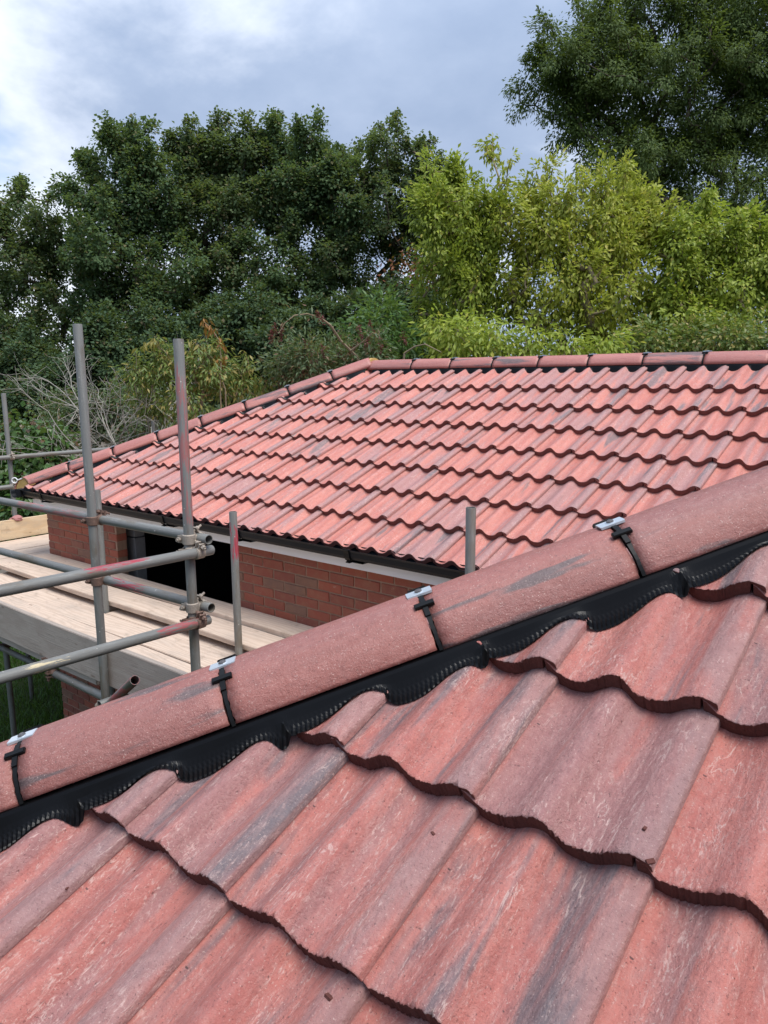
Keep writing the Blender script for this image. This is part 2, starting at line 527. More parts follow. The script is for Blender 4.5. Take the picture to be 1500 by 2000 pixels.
def tile_mesh(name, nu, nv, seed, rough, length=0.41, mats=None):
    """one double-roll interlocking tile: x across, y up the slope, z out of it; origin under the left crest of its tail"""
    rg = np.random.default_rng(seed)
    us = np.concatenate([[0.004], np.linspace(0.010, 0.027, 3), np.linspace(0.036, 0.2965, nu), [0.299, 0.3035, 0.309, 0.315, 0.321, 0.325, 0.327]])
    top = prof(us)
    s = np.clip((us-0.025)/0.012, 0, 1)
    top = top - 0.0075*(1-s*s*(3-2*s))
    # the side roll that laps the next tile is flat topped and ends in a square lip
    lap = us > 0.298
    top[lap] = AMP + np.interp(us[lap]-0.30, [-0.002, 0.0, 0.012, 0.020, 0.027], [0, 0, -0.0030, -0.0062, -0.0098])
    top[-1] -= 0.0025
    vs = np.concatenate([[0.0, 0.0028, 0.010], np.linspace(0.03, length, nv)])
    U, V = np.meshgrid(us, vs, indexing='ij')
    Tz = top[:, None] + LIFT*(1-V/G)
    Tz[:, 0] -= 0.0018
    Tz[:, 1] -= 0.0006
    V = V.copy()
    jag = np.cumsum(rg.normal(0, 1, len(us)))
    jag = (jag-np.linspace(jag[0], jag[-1], len(us)))*0.0005 + rg.normal(0, 0.0011, len(us))
    V[:, :3] += (jag*rough)[:, None]
    chip = np.clip(np.convolve(rg.normal(-0.75, 1.3, len(us)), [0.5, 1, 0.5], mode='same')*0.75, 0, 1.8)*0.0034*rough
    Tz[:, 0] -= chip
    V[:, 1] += chip*0.9
    if rough:
        Tz += rg.normal(0, 0.00035, Tz.shape)*rough
        V[:, 3:-1] += rg.normal(0, 0.0004, V[:, 3:-1].shape)*rough
    thick = np.where(us < 0.299, LIFT-0.0012, np.interp(us, [0.299, 0.327], [0.0075, 0.0150]))
    Bz = top[:, None]*1.0 + LIFT*(1-vs[None, :]/G) - thick[:, None]
    n, mm = U.shape
    v = np.concatenate([np.stack([U, V, Tz], -1).reshape(-1, 3), np.stack([U, np.maximum(V, 0)+0.0008*(vs[None, :] == 0), Bz], -1).reshape(-1, 3)])
    f, fm = [], []
    I = lambda i, j: i*mm+j
    o = n*mm
    for i in range(n-1):
        for j in range(mm-1):
            f.append((I(i, j), I(i+1, j), I(i+1, j+1), I(i, j+1)))
            fm.append(0)
        f.append((I(i, 0), o+I(i, 0), o+I(i+1, 0), I(i+1, 0)))
        fm.append(1)
    for i in range(n-1):          # underside, coarse in length
        f.append((o+I(i, 0), o+I(i, mm-1), o+I(i+1, mm-1), o+I(i+1, 0)))
        fm.append(1)
    for j in range(mm-1):
        f.append((I(0, j), I(0, j+1), o+I(0, j+1), o+I(0, j)))
        fm.append(1)
        f.append((I(n-1, j+1), I(n-1, j), o+I(n-1, j), o+I(n-1, j+1)))
        fm.append(0)
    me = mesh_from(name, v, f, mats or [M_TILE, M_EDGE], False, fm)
    sm = np.array([x == 0 for x in fm])
    me.polygons.foreach_set('use_smooth', sm)
    return me


def cut_mesh(me, m, planes):
    """trim a copy of a tile to world planes (a, b, keep sign) on x - y"""
    bm = bmesh.new()
    bm.from_mesh(me)
    inv = m.inverted()
    for c, sign in planes:
        co = inv @ Vector((c, 0, 0))
        no = inv.to_3x3() @ Vector((sign, -sign, 0))
        bmesh.ops.bisect_plane(bm, geom=bm.verts[:]+bm.edges[:]+bm.faces[:], plane_co=co, plane_no=no, clear_inner=True)
    out = None
    if len(bm.faces) > 2:
        out = bpy.data.meshes.new(me.name)
        bm.to_mesh(out)
        for q in me.materials:
            out.materials.append(q)
    bm.free()
    return out


def lay_tiles(parent, O, rows, cols, meshes, planes, keep=None):
    xa, ya, za = np.array([1, 0, 0.]), np.array([0, CT, ST]), NSL
    for r in rows:
        for c in cols:
            P = O + np.array([c*TW, 0, 0]) + r*G*DS - NSL*(AMP+LIFT)
            if keep and not keep(P):
                continue
            jx, jr = random.gauss(0, 0.0010), random.gauss(0, 0.0016)
            m = frame(P+np.array([jx, 0, 0])+ya*random.gauss(0, 0.0012), xa+ya*jr, ya-xa*jr, za)
            me = meshes[random.randrange(len(meshes))]
            cs = [(m @ Vector(p)) for p in ((0, 0, 0), (0.33, 0, 0), (0, 0.45, 0), (0.33, 0.45, 0))]
            ds = [p.x-p.y for p in cs]
            todo, out = [], False
            for pc, sg in planes:
                e = [sg*(q-pc) for q in ds]
                if max(e) < 0:
                    out = True
                elif min(e) < 0:
                    todo.append((pc, sg))
            if out:
                continue
            if todo:
                me = cut_mesh(me, m, todo)
                if me is None:
                    continue
            inst('roof_tile', me, m, parent)


def fuse_tiles(name, parent, frames, me, planes):
    """a hidden slope, its tiles joined"""
    V, F, n = [], [], 0
    for m in frames:
        mm = me
        if planes:
            mm = cut_mesh(me, m, planes)
            if mm is None:
                continue
        v = np.array([m @ p.co for p in mm.vertices])
        V.append(v)
        F += [tuple(i+n for i in p.vertices) for p in mm.polygons]
        n += len(v)
    return part(name, np.concatenate(V), F, [M_TILE], parent, True, kind='stuff')


def surf(x, y, O):
    """height of the tiled surface of a front slope at plan point x, y"""
    q = (y-O[1])/CT
    r = max(math.ceil(-q/G-1e-6), 1 if O is OF else -9)
    v = q + r*G
    u = (x-O[0]) % TW
    pu = float(prof(np.array(u)))
    if u < 0.027:
        pu = AMP + float(np.interp(u, [0.0, 0.012, 0.020, 0.027], [0, -0.0030, -0.0062, -0.0098]))
    zl = -(AMP+LIFT) + pu + LIFT*(1-v/G)
    return O[2] + (y-O[1])*TT + zl/CT


CAPR = 0.1173                            # cap radius, close to a half round
HE, HP = 0.004, 0.115                    # hip tile edge: height over the crest plane, distance from the hip
PHI = math.atan(TT/math.sqrt(2))
HD = np.array([math.cos(PHI)/math.sqrt(2), math.cos(PHI)/math.sqrt(2), math.sin(PHI)])
HX = np.array([1, -1, 0])/math.sqrt(2)
HZ = np.cross(HX, HD)


def cap_mesh(name, L, nseg, seed, rough=1.0, face=None):
    """a third-round cap tile: y along, arc in x-z, z = 0 at its edges"""
    rg = np.random.default_rng(seed)
    R = CAPR
    a0 = math.asin(HP/R)
    th = 0.017
    ny = max(2, int(L/0.03))
    ys = np.linspace(0, L, ny+1)
    an = np.linspace(-a0, a0, nseg+1)
    v, f, fm = [], [], []
    for y in ys:
        e = 1 if y in (ys[0], ys[-1]) else 0
        for a in an:
            rr = R - 0.002*e + rg.normal(0, 0.0003)*rough
            v.append((rr*math.sin(a), y+e*rg.normal(0, 0.0011)*rough, rr*math.cos(a)-R*math.cos(a0)))
    o = len(v)
    for y in ys:
        for a in an:
            v.append(((R-th)*math.sin(a), y, (R-th)*math.cos(a)-R*math.cos(a0)))
    K = nseg+1
    for j in range(ny):
        for i in range(nseg):
            f.append((j*K+i, j*K+i+1, (j+1)*K+i+1, (j+1)*K+i)); fm.append(0)
            f.append((o+j*K+i, o+(j+1)*K+i, o+(j+1)*K+i+1, o+j*K+i+1)); fm.append(1)
        f.append((j*K, (j+1)*K, o+(j+1)*K, o+j*K)); fm.append(0)
        f.append((j*K+nseg, o+j*K+nseg, o+(j+1)*K+nseg, (j+1)*K+nseg)); fm.append(0)
    for i in range(nseg):
        f.append((i, o+i, o+i+1, i+1)); fm.append(1)
        b = ny*K
        f.append((b+i, b+i+1, o+b+i+1, o+b+i)); fm.append(1)
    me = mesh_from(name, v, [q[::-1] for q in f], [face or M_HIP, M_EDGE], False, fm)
    me.polygons.foreach_set('use_smooth', np.array([x == 0 for x in fm]))
    return me


def clip_mesh(side=1, detail=True):
    """joint clip: zinc plate and screw on the crest, black strap down one side with a small saddle"""
    b = MB()
    R, a0 = CAPR, math.asin(HP/CAPR)
    z0 = -R*math.cos(a0)
    ap = R+z0
    rot = Matrix.Rotation(-0.06, 4, 'Y')
    b.box((-0.012, -0.029, ap+0.0022), (0.013, 0.029, ap+0.0050), 0)
    b.box((-0.0155, -0.029, ap-0.0015), (-0.0121, 0.029, ap+0.0048), 0)
    b.box((0.0131, -0.028, ap-0.0012), (0.0155, 0.028, ap+0.0042), 0)
    b.tube([(0, 0, ap+0.005), (0, 0, ap+0.0085), (0, 0, ap+0.0105)], [0.0085, 0.0085, 0.005], 10, 1)
    b.tube([(0, 0, ap+0.004), (0, 0, ap+0.0060)], 0.011, 10, 0)
    # strap: follows the arc on the given side, part sunk in the joint
    n = 14
    aa = np.linspace(0.05, a0, n)
    for s in (-1, 1):
        v, f = [], []
        for i, a in enumerate(aa):
            w = 0.0052 if i < 8 else 0.0040
            for rr in (R+0.0012, R-0.010):
                for y in (-w, w):
                    v.append((s*rr*math.sin(a), y+0.0006*math.sin(i*2.1), rr*math.cos(a)+z0))
        for i in range(n-1):
            q = i*4
            f += [(q, q+1, q+5, q+4), (q+2, q+6, q+7, q+3), (q, q+4, q+6, q+2), (q+1, q+3, q+7, q+5)]
        f.append(((n-1)*4, (n-1)*4+1, (n-1)*4+3, (n-1)*4+2))
        b.add(v, f, 2)
        for a, hw, hl, t in ((0.47, 0.0065, 0.022, 0.0075), (0.62, 0.011, 0.0058, 0.0045), (0.33, 0.010, 0.0058, 0.0035)):
            mt = Matrix.Translation((s*R*math.sin(a), 0, R*math.cos(a)+z0)) @ Matrix.Rotation(s*a, 4, 'Y')
            b.box((-hw, -hl, 0.0005), (hw, hl, t), 2, mt)
            if hl > 0.01:
                b.box((-hw*0.8, -hl*0.93, t), (hw*0.8, hl*0.93, t+0.0018), 2, mt)
    return mesh_from('hip_clip', b.v, b.f, [M_ZINC, M_SCREW, M_PVC], False, b.m)


def hip_point(t, hip, O):
    """a point of the hip's edge plane at parameter t = (x + y) / 2"""
    x, y = t+hip/2, t-hip/2
    zc = O[2] + (y-O[1])*TT            # crest planes meet here
    return np.array([x, y, zc - HP*TT/math.sqrt(2) + (HE if O is ON else HE-0.022)])


def build_hip(parent, t_top, t_end, joints, hip, O, nseg, clips=True, cut=None):
    ts = sorted([t_end]+[t for t in joints if t_end < t < t_top]+[t_top])
    k = math.sqrt(2)/math.cos(PHI)
    for i in range(len(ts)-1):
        a, b = ts[i], ts[i+1]
        L = (b-a)*k
        if L < 0.06:
            continue
        me = cap_mesh('hip_tile', L-0.012, nseg, 100+i, face=M_HIP_LIT if nseg < 20 else None)
        p = hip_point(a, hip, O) + HD*0.0045 + HZ*random.gauss(0, 0.0026) + HX*random.gauss(0, 0.0015)
        tw = random.gauss(0, 0.012)
        if cut is not None and i == 0:
            # the eaves cap is longer and sawn off in line with the gutter
            me = cap_mesh('hip_tile', L+0.15, nseg, 100, face=M_HIP_LIT)
            m = frame(p-HD*0.16, HX, HD, HZ)
            bm = bmesh.new()
            bm.from_mesh(me)
            inv = m.inverted()
            bmesh.ops.bisect_plane(bm, geom=bm.verts[:]+bm.edges[:]+bm.faces[:], plane_co=inv @ Vector((0, cut, 0)), plane_no=inv.to_3x3() @ Vector((0, 1, 0)), clear_inner=True)
            bm.to_mesh(me)
            bm.free()
            inst('hip_tile', me, m, parent)
            continue
        inst('hip_tile', me, frame(p, HX+HZ*tw, HD, HZ-HX*tw), parent)
    if clips:
        for t in joints:
            if t_end+0.02 < t < t_top-0.02:
                inst('hip_clip', CLIP, frame(hip_point(t, hip, O), HX, HD, HZ), parent)


def hip_flashing(parent, hip, O, t0, t1, step, fin):
    """black hip roll: a flat band under the cap, then a pleated skirt pressed onto the tiles"""
    ts = np.arange(t0, t1, step/math.sqrt(2))
    ncol = 9
    V = []
    pes = []
    for t in ts:
        e = hip_point(t, hip, O)
        s = t*math.sqrt(2)
        pe = 0.16
        for _ in range(3):
            q = e + HX*pe
            crest = O[2] + (q[1]-O[1])*TT
            pe = 0.5*pe + 0.5*(0.126 + 0.28*min(max(crest-surf(q[0], q[1], O), 0), 0.06) + 0.004*math.sin(s*23+2))
        pes.append(pe)
    kw = max(3, int(0.055/step))
    ker = np.hanning(kw*2+1)
    ker /= ker.sum()
    pes = np.convolve(np.pad(np.array(pes), kw, mode='edge'), ker, mode='valid')
    for i, t in enumerate(ts):
        e = hip_point(t, hip, O)
        s = t*math.sqrt(2)
        pe = pes[i]
        q = e + HX*pe
        zs = surf(q[0], q[1], O) + 0.003
        a = e + HX*0.085 + np.array([0, 0, 0.002])
        b = e + HX*(HP+0.003) + np.array([0, 0, -0.004])
        b2 = e + HX*(HP+0.006) + np.array([0, 0, -0.011])
        end = np.array([q[0], q[1], zs])
        row = []
        for j in range(ncol):
            if j < 3:
                p = (a, b, b2)[j]
            else:
                w = (j-2)/(ncol-3)
                w2 = w**0.8
                p = b2*(1-w2) + end*w2
                p = p + np.array([0, 0, 1])*(-0.010*math.sin(PI*w)*(1-w))
                p[2] = max(p[2], surf(p[0], p[1], O)+0.007)
            row.append(p)
        V.append(row)
    A_ = np.array(V)
    k2 = max(2, int(0.022/step))
    ker = np.hanning(k2*2+3)[1:-1]
    ker /= ker.sum()
    h = (len(ker)-1)//2
    lin = np.array([hip_point(t, hip, O) for t in ts])
    for j in range(3, ncol):
        for c in range(3):
            dv = A_[:, j, c]-lin[:, c]
            A_[:, j, c] = lin[:, c] + np.convolve(np.pad(dv, h, mode='edge'), ker, mode='valid')
        if j > 3:
            for i in range(len(ts)):
                A_[i, j, 2] = max(A_[i, j, 2], surf(A_[i, j, 0], A_[i, j, 1], O)+0.0045)
        w = (j-2)/(ncol-3)
        amp = fin*min(1, max(0, w-0.3)*2.6)*np.where(np.arange(len(ts)) % 2, 1.0, -1.0)
        A_[:, j] += amp[:, None]*(np.array([0, 0, 0.6])+HX*0.6)
    V = A_.reshape(-1, 3)
    F = []
    for i in range(len(ts)-1):
        for j in range(ncol-1):
            q = i*ncol+j
            F.append((q, q+1, q+ncol+1, q+ncol))
    return part('hip_flashing', V, F, M_FLASH, parent)


# ------------------------------------------------------------------ ground
def build_ground():
    n = 40
    xs = np.concatenate([np.linspace(-300, -30, 8), np.linspace(-28, 12, n), np.linspace(14, 300, 8)])
    ys = np.concatenate([np.linspace(-300, -8, 8), np.linspace(-6, 34, n), np.linspace(36, 300, 8)])
    X, Y = np.meshgrid(xs, ys, indexing='ij')
    near = np.exp(-((X+5)**2+(Y-10)**2)/600)
    Z = -Z0 + near*0.03*np.sin(X*0.9)*np.cos(Y*0.7)
    v = np.stack([X, Y, Z], -1).reshape(-1, 3)
    m = len(ys)
    f = [(i*m+j, (i+1)*m+j, (i+1)*m+j+1, i*m+j+1) for i in range(len(xs)-1) for j in range(m-1)]
    part('ground', v, f, M_SOIL, None, True, kind='structure')
    # grass blades on the strip of lawn seen below the scaffold
    N = 42000
    p = np.stack([RNG.uniform(-12.5, -6.0, N), RNG.uniform(2.2, 8.6, N), np.full(N, -Z0)], -1)
    h = RNG.uniform(0.05, 0.14, N)*(0.7+0.6*(np.sin(p[:, 0]*2.3)*np.cos(p[:, 1]*1.9)*0.5+0.5))
    d = RNG.normal(0, 0.45, (N, 2))
    a = RNG.uniform(0, 2*PI, N)
    sd = np.stack([np.cos(a), np.sin(a), 0*a], -1)*0.006
    tip = p + np.stack([d[:, 0]*h, d[:, 1]*h, h], -1)
    mid = p + np.stack([d[:, 0]*h*0.3, d[:, 1]*h*0.3, h*0.6], -1)
    v = np.stack([p-sd, p+sd, mid+sd*0.8, tip, mid-sd*0.8], 1).reshape(-1, 3)
    mesh_fast('lawn_grass', v, 5, [(0, 1, 2, 4), (4, 2, 3)], M_GRASS, None, kind='stuff')


def mesh_fast(name, v, per, pat, material, parent, kind=None, smooth=False):
    """many copies of a small face pattern, by numpy"""
    n = len(v)//per
    c = (v.min(0)+v.max(0))/2
    me = bpy.data.meshes.new(name)
    me.vertices.add(len(v))
    me.vertices.foreach_set('co', (v-c).astype(np.float32).ravel())
    lens = np.array([len(q) for q in pat])
    flat = np.concatenate([np.array(q) for q in pat])
    idx = (np.arange(n)[:, None]*per + flat[None, :]).ravel()
    me.loops.add(len(idx))
    me.loops.foreach_set('vertex_index', idx.astype(np.int32))
    tot = np.tile(lens, n)
    me.polygons.add(len(tot))
    me.polygons.foreach_set('loop_start', np.concatenate([[0], np.cumsum(tot)[:-1]]).astype(np.int32))
    me.polygons.foreach_set('loop_total', tot.astype(np.int32))
    if smooth:
        me.polygons.foreach_set('use_smooth', np.ones(len(tot), dtype=bool))
    me.materials.append(material)
    me.update(calc_edges=True)
    o = bpy.data.objects.new(name, me)
    link(o, Matrix.Translation((c[0], c[1], c[2]+Z0)), parent)
    if kind:
        o['kind'] = kind
    return o


build_ground()

# ------------------------------------------------------------------ the house
house = empty('brick_house', (-4.0, 4.5, -Z0), 'single storey red brick house with hipped roofs of ribbed red concrete tiles', 'house')
WY, WX0 = 3.60, -7.29            # outer face of the far front wall, its left corner
JL, JR = -6.03, -4.415           # jambs of the opening
EAVE_Z = -1.205
BR = mesh_from('brick', *(lambda b: (b.box((-0.1075, -0.051, -0.0325), (0.1075, 0.051, 0.0325)), b.v, b.f)[1:])(MB()), M_BRICK)


def brick_variant(i, L):
    rg = random.Random(i)
    bm = bmesh.new()
    bmesh.ops.create_cube(bm, size=1)
    for q in bm.verts:
        q.co = Vector((q.co.x*L, q.co.y*0.1025, q.co.z*0.065))
    bmesh.ops.bevel(bm, geom=bm.edges[:], offset=0.004, segments=1, affect='EDGES')
    for q in bm.verts:
        q.co += Vector((rg.gauss(0, 0.0012), rg.gauss(0, 0.0010), rg.gauss(0, 0.0010)))
    me = bpy.data.meshes.new('brick')
    bm.to_mesh(me)
    bm.free()
    me.materials.append(M_BRICK)
    return me


STRETCH = [brick_variant(i, 0.2135) for i in range(4)]
HALF = [brick_variant(10+i, 0.1025) for i in range(3)]
wall = None


def build_walls():
    global wall
    b = MB()
    d = 0.006
    # outer leaf core (mortar), left pier and right pier, with the opening between
    b.box((WX0+d, WY+d, -Z0), (JL-d, WY+0.10, EAVE_Z))
    b.box((JR+d, WY+d, -Z0), (-1.70, WY+0.10, EAVE_Z))
    b.box((JL-d+0.001, WY+d, -Z0), (JR+d-0.001, WY+0.10, -2.30))
    b.box((WX0+d, WY+0.101, -Z0), (WX0+0.10, 8.2, EAVE_Z))
    b.box((-1.72, 0.46, -Z0), (-1.62, WY+0.10, EAVE_Z))
    b.box((-1.619, 0.46, -Z0), (2.6, 0.56, EAVE_Z))
    wall = b.part('wall', [M_MORTAR], house)
    # single bricks: courses of 75 mm down from the eave
    sets = []
    n = 0
    extra = []
    zt = EAVE_Z - 0.012
    for row in range(33):
        z = zt - 0.0325 - row*0.075
        if z < -Z0+0.03:
            break
        for (xa, xb, seen) in ((WX0, JL, True), (JR, -1.75, row < 8)):
            x = xa
            if row % 2:
                seq = [0.1025]
            else:
                seq = []
            while True:
                L = seq.pop(0) if seq else 0.215
                if x+L > xb+0.001:
                    L = xb-x
                    if L < 0.05:
                        break
                m = Matrix.Translation((x+L/2, WY+0.051, z)) @ Matrix.Rotation(random.gauss(0, 0.004), 4, 'Y')
                m[1][3] += random.gauss(0, 0.0012)
                kind = HALF if L < 0.15 else STRETCH
                base = 0.1025 if L < 0.15 else 0.2135
                sx = (L-0.0015)/base if abs(L-base) > 0.006 else 1.0
                m = m @ Matrix.Diagonal((sx, 1, 1, 1))
                sets.append((seen, row, kind[random.randrange(len(kind))], m))
                x += L+0.0095
                if x >= xb-0.04:
                    break
        # the return of the left jamb shows its brick ends; the corner to the left return
    vis = [s for s in sets if s[0]]
    hid = [s for s in sets if not s[0]]
    for _, row, me, m in vis[:300]:
        inst('brick', me, m, wall)
    V, F, nn = [], [], 0
    for _, row, me, m in vis[300:]+hid:
        v = np.array([m @ q.co for q in me.vertices])
        V.append(v)
        F += [tuple(i+nn for i in p.vertices) for p in me.polygons]
        nn += len(v)
    # left return wall and the wing's walls, coursed the same way
    for row in range(33):
        z = zt - 0.0325 - row*0.075
        if z < -Z0+0.03:
            break
        for (x, ya, yb, sgn) in ((WX0+0.051, WY+0.112, 8.2, 1), (-1.72+0.045, 0.46, 3.5, 1)):
            y = ya + (0.11 if row % 2 else 0)
            while y+0.215 < yb:
                me = STRETCH[random.randrange(4)]
                m = Matrix.Translation((x, y+0.1075, z)) @ Matrix.Rotation(PI/2, 4, 'Z')
                v = np.array([m @ q.co for q in me.vertices])
                V.append(v)
                F += [tuple(i+nn for i in p.vertices) for p in me.polygons]
                nn += len(v)
                y += 0.225
        x = -1.6
        while x < 2.4:
            me = STRETCH[random.randrange(4)]
            m = Matrix.Translation((x+0.1075+(0.11 if row % 2 else 0), 0.46+0.045, z))
            v = np.array([m @ q.co for q in me.vertices])
            V.append(v)
            F += [tuple(i+nn for i in p.vertices) for p in me.polygons]
            nn += len(v)
            x += 0.225
    part('brickwork', np.concatenate(V), F, M_BRICK, wall, kind='stuff')
    # inner leaf of grey blocks at the opening
    blk = bpy.data.meshes.new('block')
    for i, row in enumerate(range(6)):
        z = EAVE_Z - 0.002 - row*0.225 - 0.1075
        q = MB()
        w = 0.0 if row else 0.10
        q.box((JL-0.44, 3.785, z-0.1065), (JL+0.004*(row % 2)+w*0.0, 3.885, z+0.1065))
        q.part('concrete_block', [M_BLOCK], wall)
        q = MB()
        q.box((JR, 3.785, z-0.1065), (JR+0.44, 3.885, z+0.1065))
        q.part('concrete_block', [M_BLOCK], wall)
    q = MB()
    q.box((JL-0.12, 3.781, EAVE_Z-0.16), (JL+0.012, 3.783, EAVE_Z-0.01))
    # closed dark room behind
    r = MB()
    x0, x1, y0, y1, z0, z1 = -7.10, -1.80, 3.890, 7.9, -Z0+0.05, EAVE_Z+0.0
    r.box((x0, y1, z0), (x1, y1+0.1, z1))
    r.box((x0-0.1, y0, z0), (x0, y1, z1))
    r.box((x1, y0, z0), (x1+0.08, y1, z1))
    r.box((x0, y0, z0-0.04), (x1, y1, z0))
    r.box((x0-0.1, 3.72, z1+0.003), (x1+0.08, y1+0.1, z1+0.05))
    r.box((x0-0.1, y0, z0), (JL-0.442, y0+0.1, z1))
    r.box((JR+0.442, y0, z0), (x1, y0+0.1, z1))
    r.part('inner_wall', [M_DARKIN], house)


build_walls()


def build_eaves():
    # fascia board, soffit, gutter with its unions
    b = MB()
    b.box((-7.37, 3.515, -1.205), (-2.03, 3.533, -1.062))
    b.box((-7.37, 3.534, -1.205), (-7.352, 8.2, -1.062))
    b.part('fascia', [M_WHITE], house)
    s = MB()
    s.box((-7.351, 3.534, -1.203), (-1.95, 3.62, -1.195))
    s.part('soffit', [M_WHITE], house)
    pr = [(3.5135, -1.050), (3.5135, -1.112), (3.500, -1.124), (3.455, -1.128), (3.424, -1.119), (3.409, -1.098), (3.403, -1.066), (3.398, -1.058), (3.395, -1.053)]
    def gut(x0, x1, grow=0.0):
        P = [(y-(grow if i > 3 else 0), z-(grow if 1 < i < 7 else 0)) for i, (y, z) in enumerate(pr)]
        inner = [(y+(0.003 if i > 3 else (-0.003 if i < 2 else 0)), z+(0.003 if 1 < i < 7 else 0)) for i, (y, z) in enumerate(P)]
        ring = P+inner[::-1]
        n = len(ring)
        v = [(x, y, z) for x in (x0, x1) for (y, z) in ring]
        f = [(i, (i+1) % n, n+(i+1) % n, n+i) for i in range(n)]
        m = len(P)
        f += [(i, i+1, n-2-i, n-1-i)[::-1] for i in range(m-1)] + [(n+i, n+i+1, n+n-2-i, n+n-1-i) for i in range(m-1)]
        return v, f
    g = MB()
    g.add(*gut(-7.47, -1.95))
    # gutter of the left eave
    v, f = gut(-8.2, -3.35)
    rotv = [(-7.47+(y-3.395), -x, z) for (x, y, z) in v]
    g.add(rotv, [q[::-1] for q in f])
    gutter = g.part('gutter', [M_PVCG], house)
    for x in (-7.36, -6.98, -5.03, -4.12, -3.07, -2.2):
        u = MB()
        u.add(*gut(x-0.022, x+0.022, 0.007))
        u.box((x-0.030, 3.398, -1.059), (x+0.030, 3.404, -1.049))
        u.box((x-0.016, 3.410, -1.140), (x+0.016, 3.5135, -1.1335))
        # the clip's tail shows as a dark tongue under the gutter
        u.add([(x-0.022, 3.425, -1.128), (x+0.10, 3.44, -1.137), (x+0.10, 3.512, -1.139), (x-0.022, 3.512, -1.139),
               (x-0.022, 3.425, -1.137), (x+0.10, 3.44, -1.140), (x+0.10, 3.512, -1.142), (x-0.022, 3.512, -1.146)],
              [(0, 3, 2, 1), (4, 5, 6, 7), (0, 1, 5, 4), (1, 2, 6, 5), (2, 3, 7, 6), (3, 0, 4, 7)])
        u.part('gutter_bracket', [M_PVC], gutter)


build_eaves()
CLIP = clip_mesh()


def under_plane(x, y, O, drop=0.115):
    return (x, y, O[2]+(y-O[1])*TT-drop)


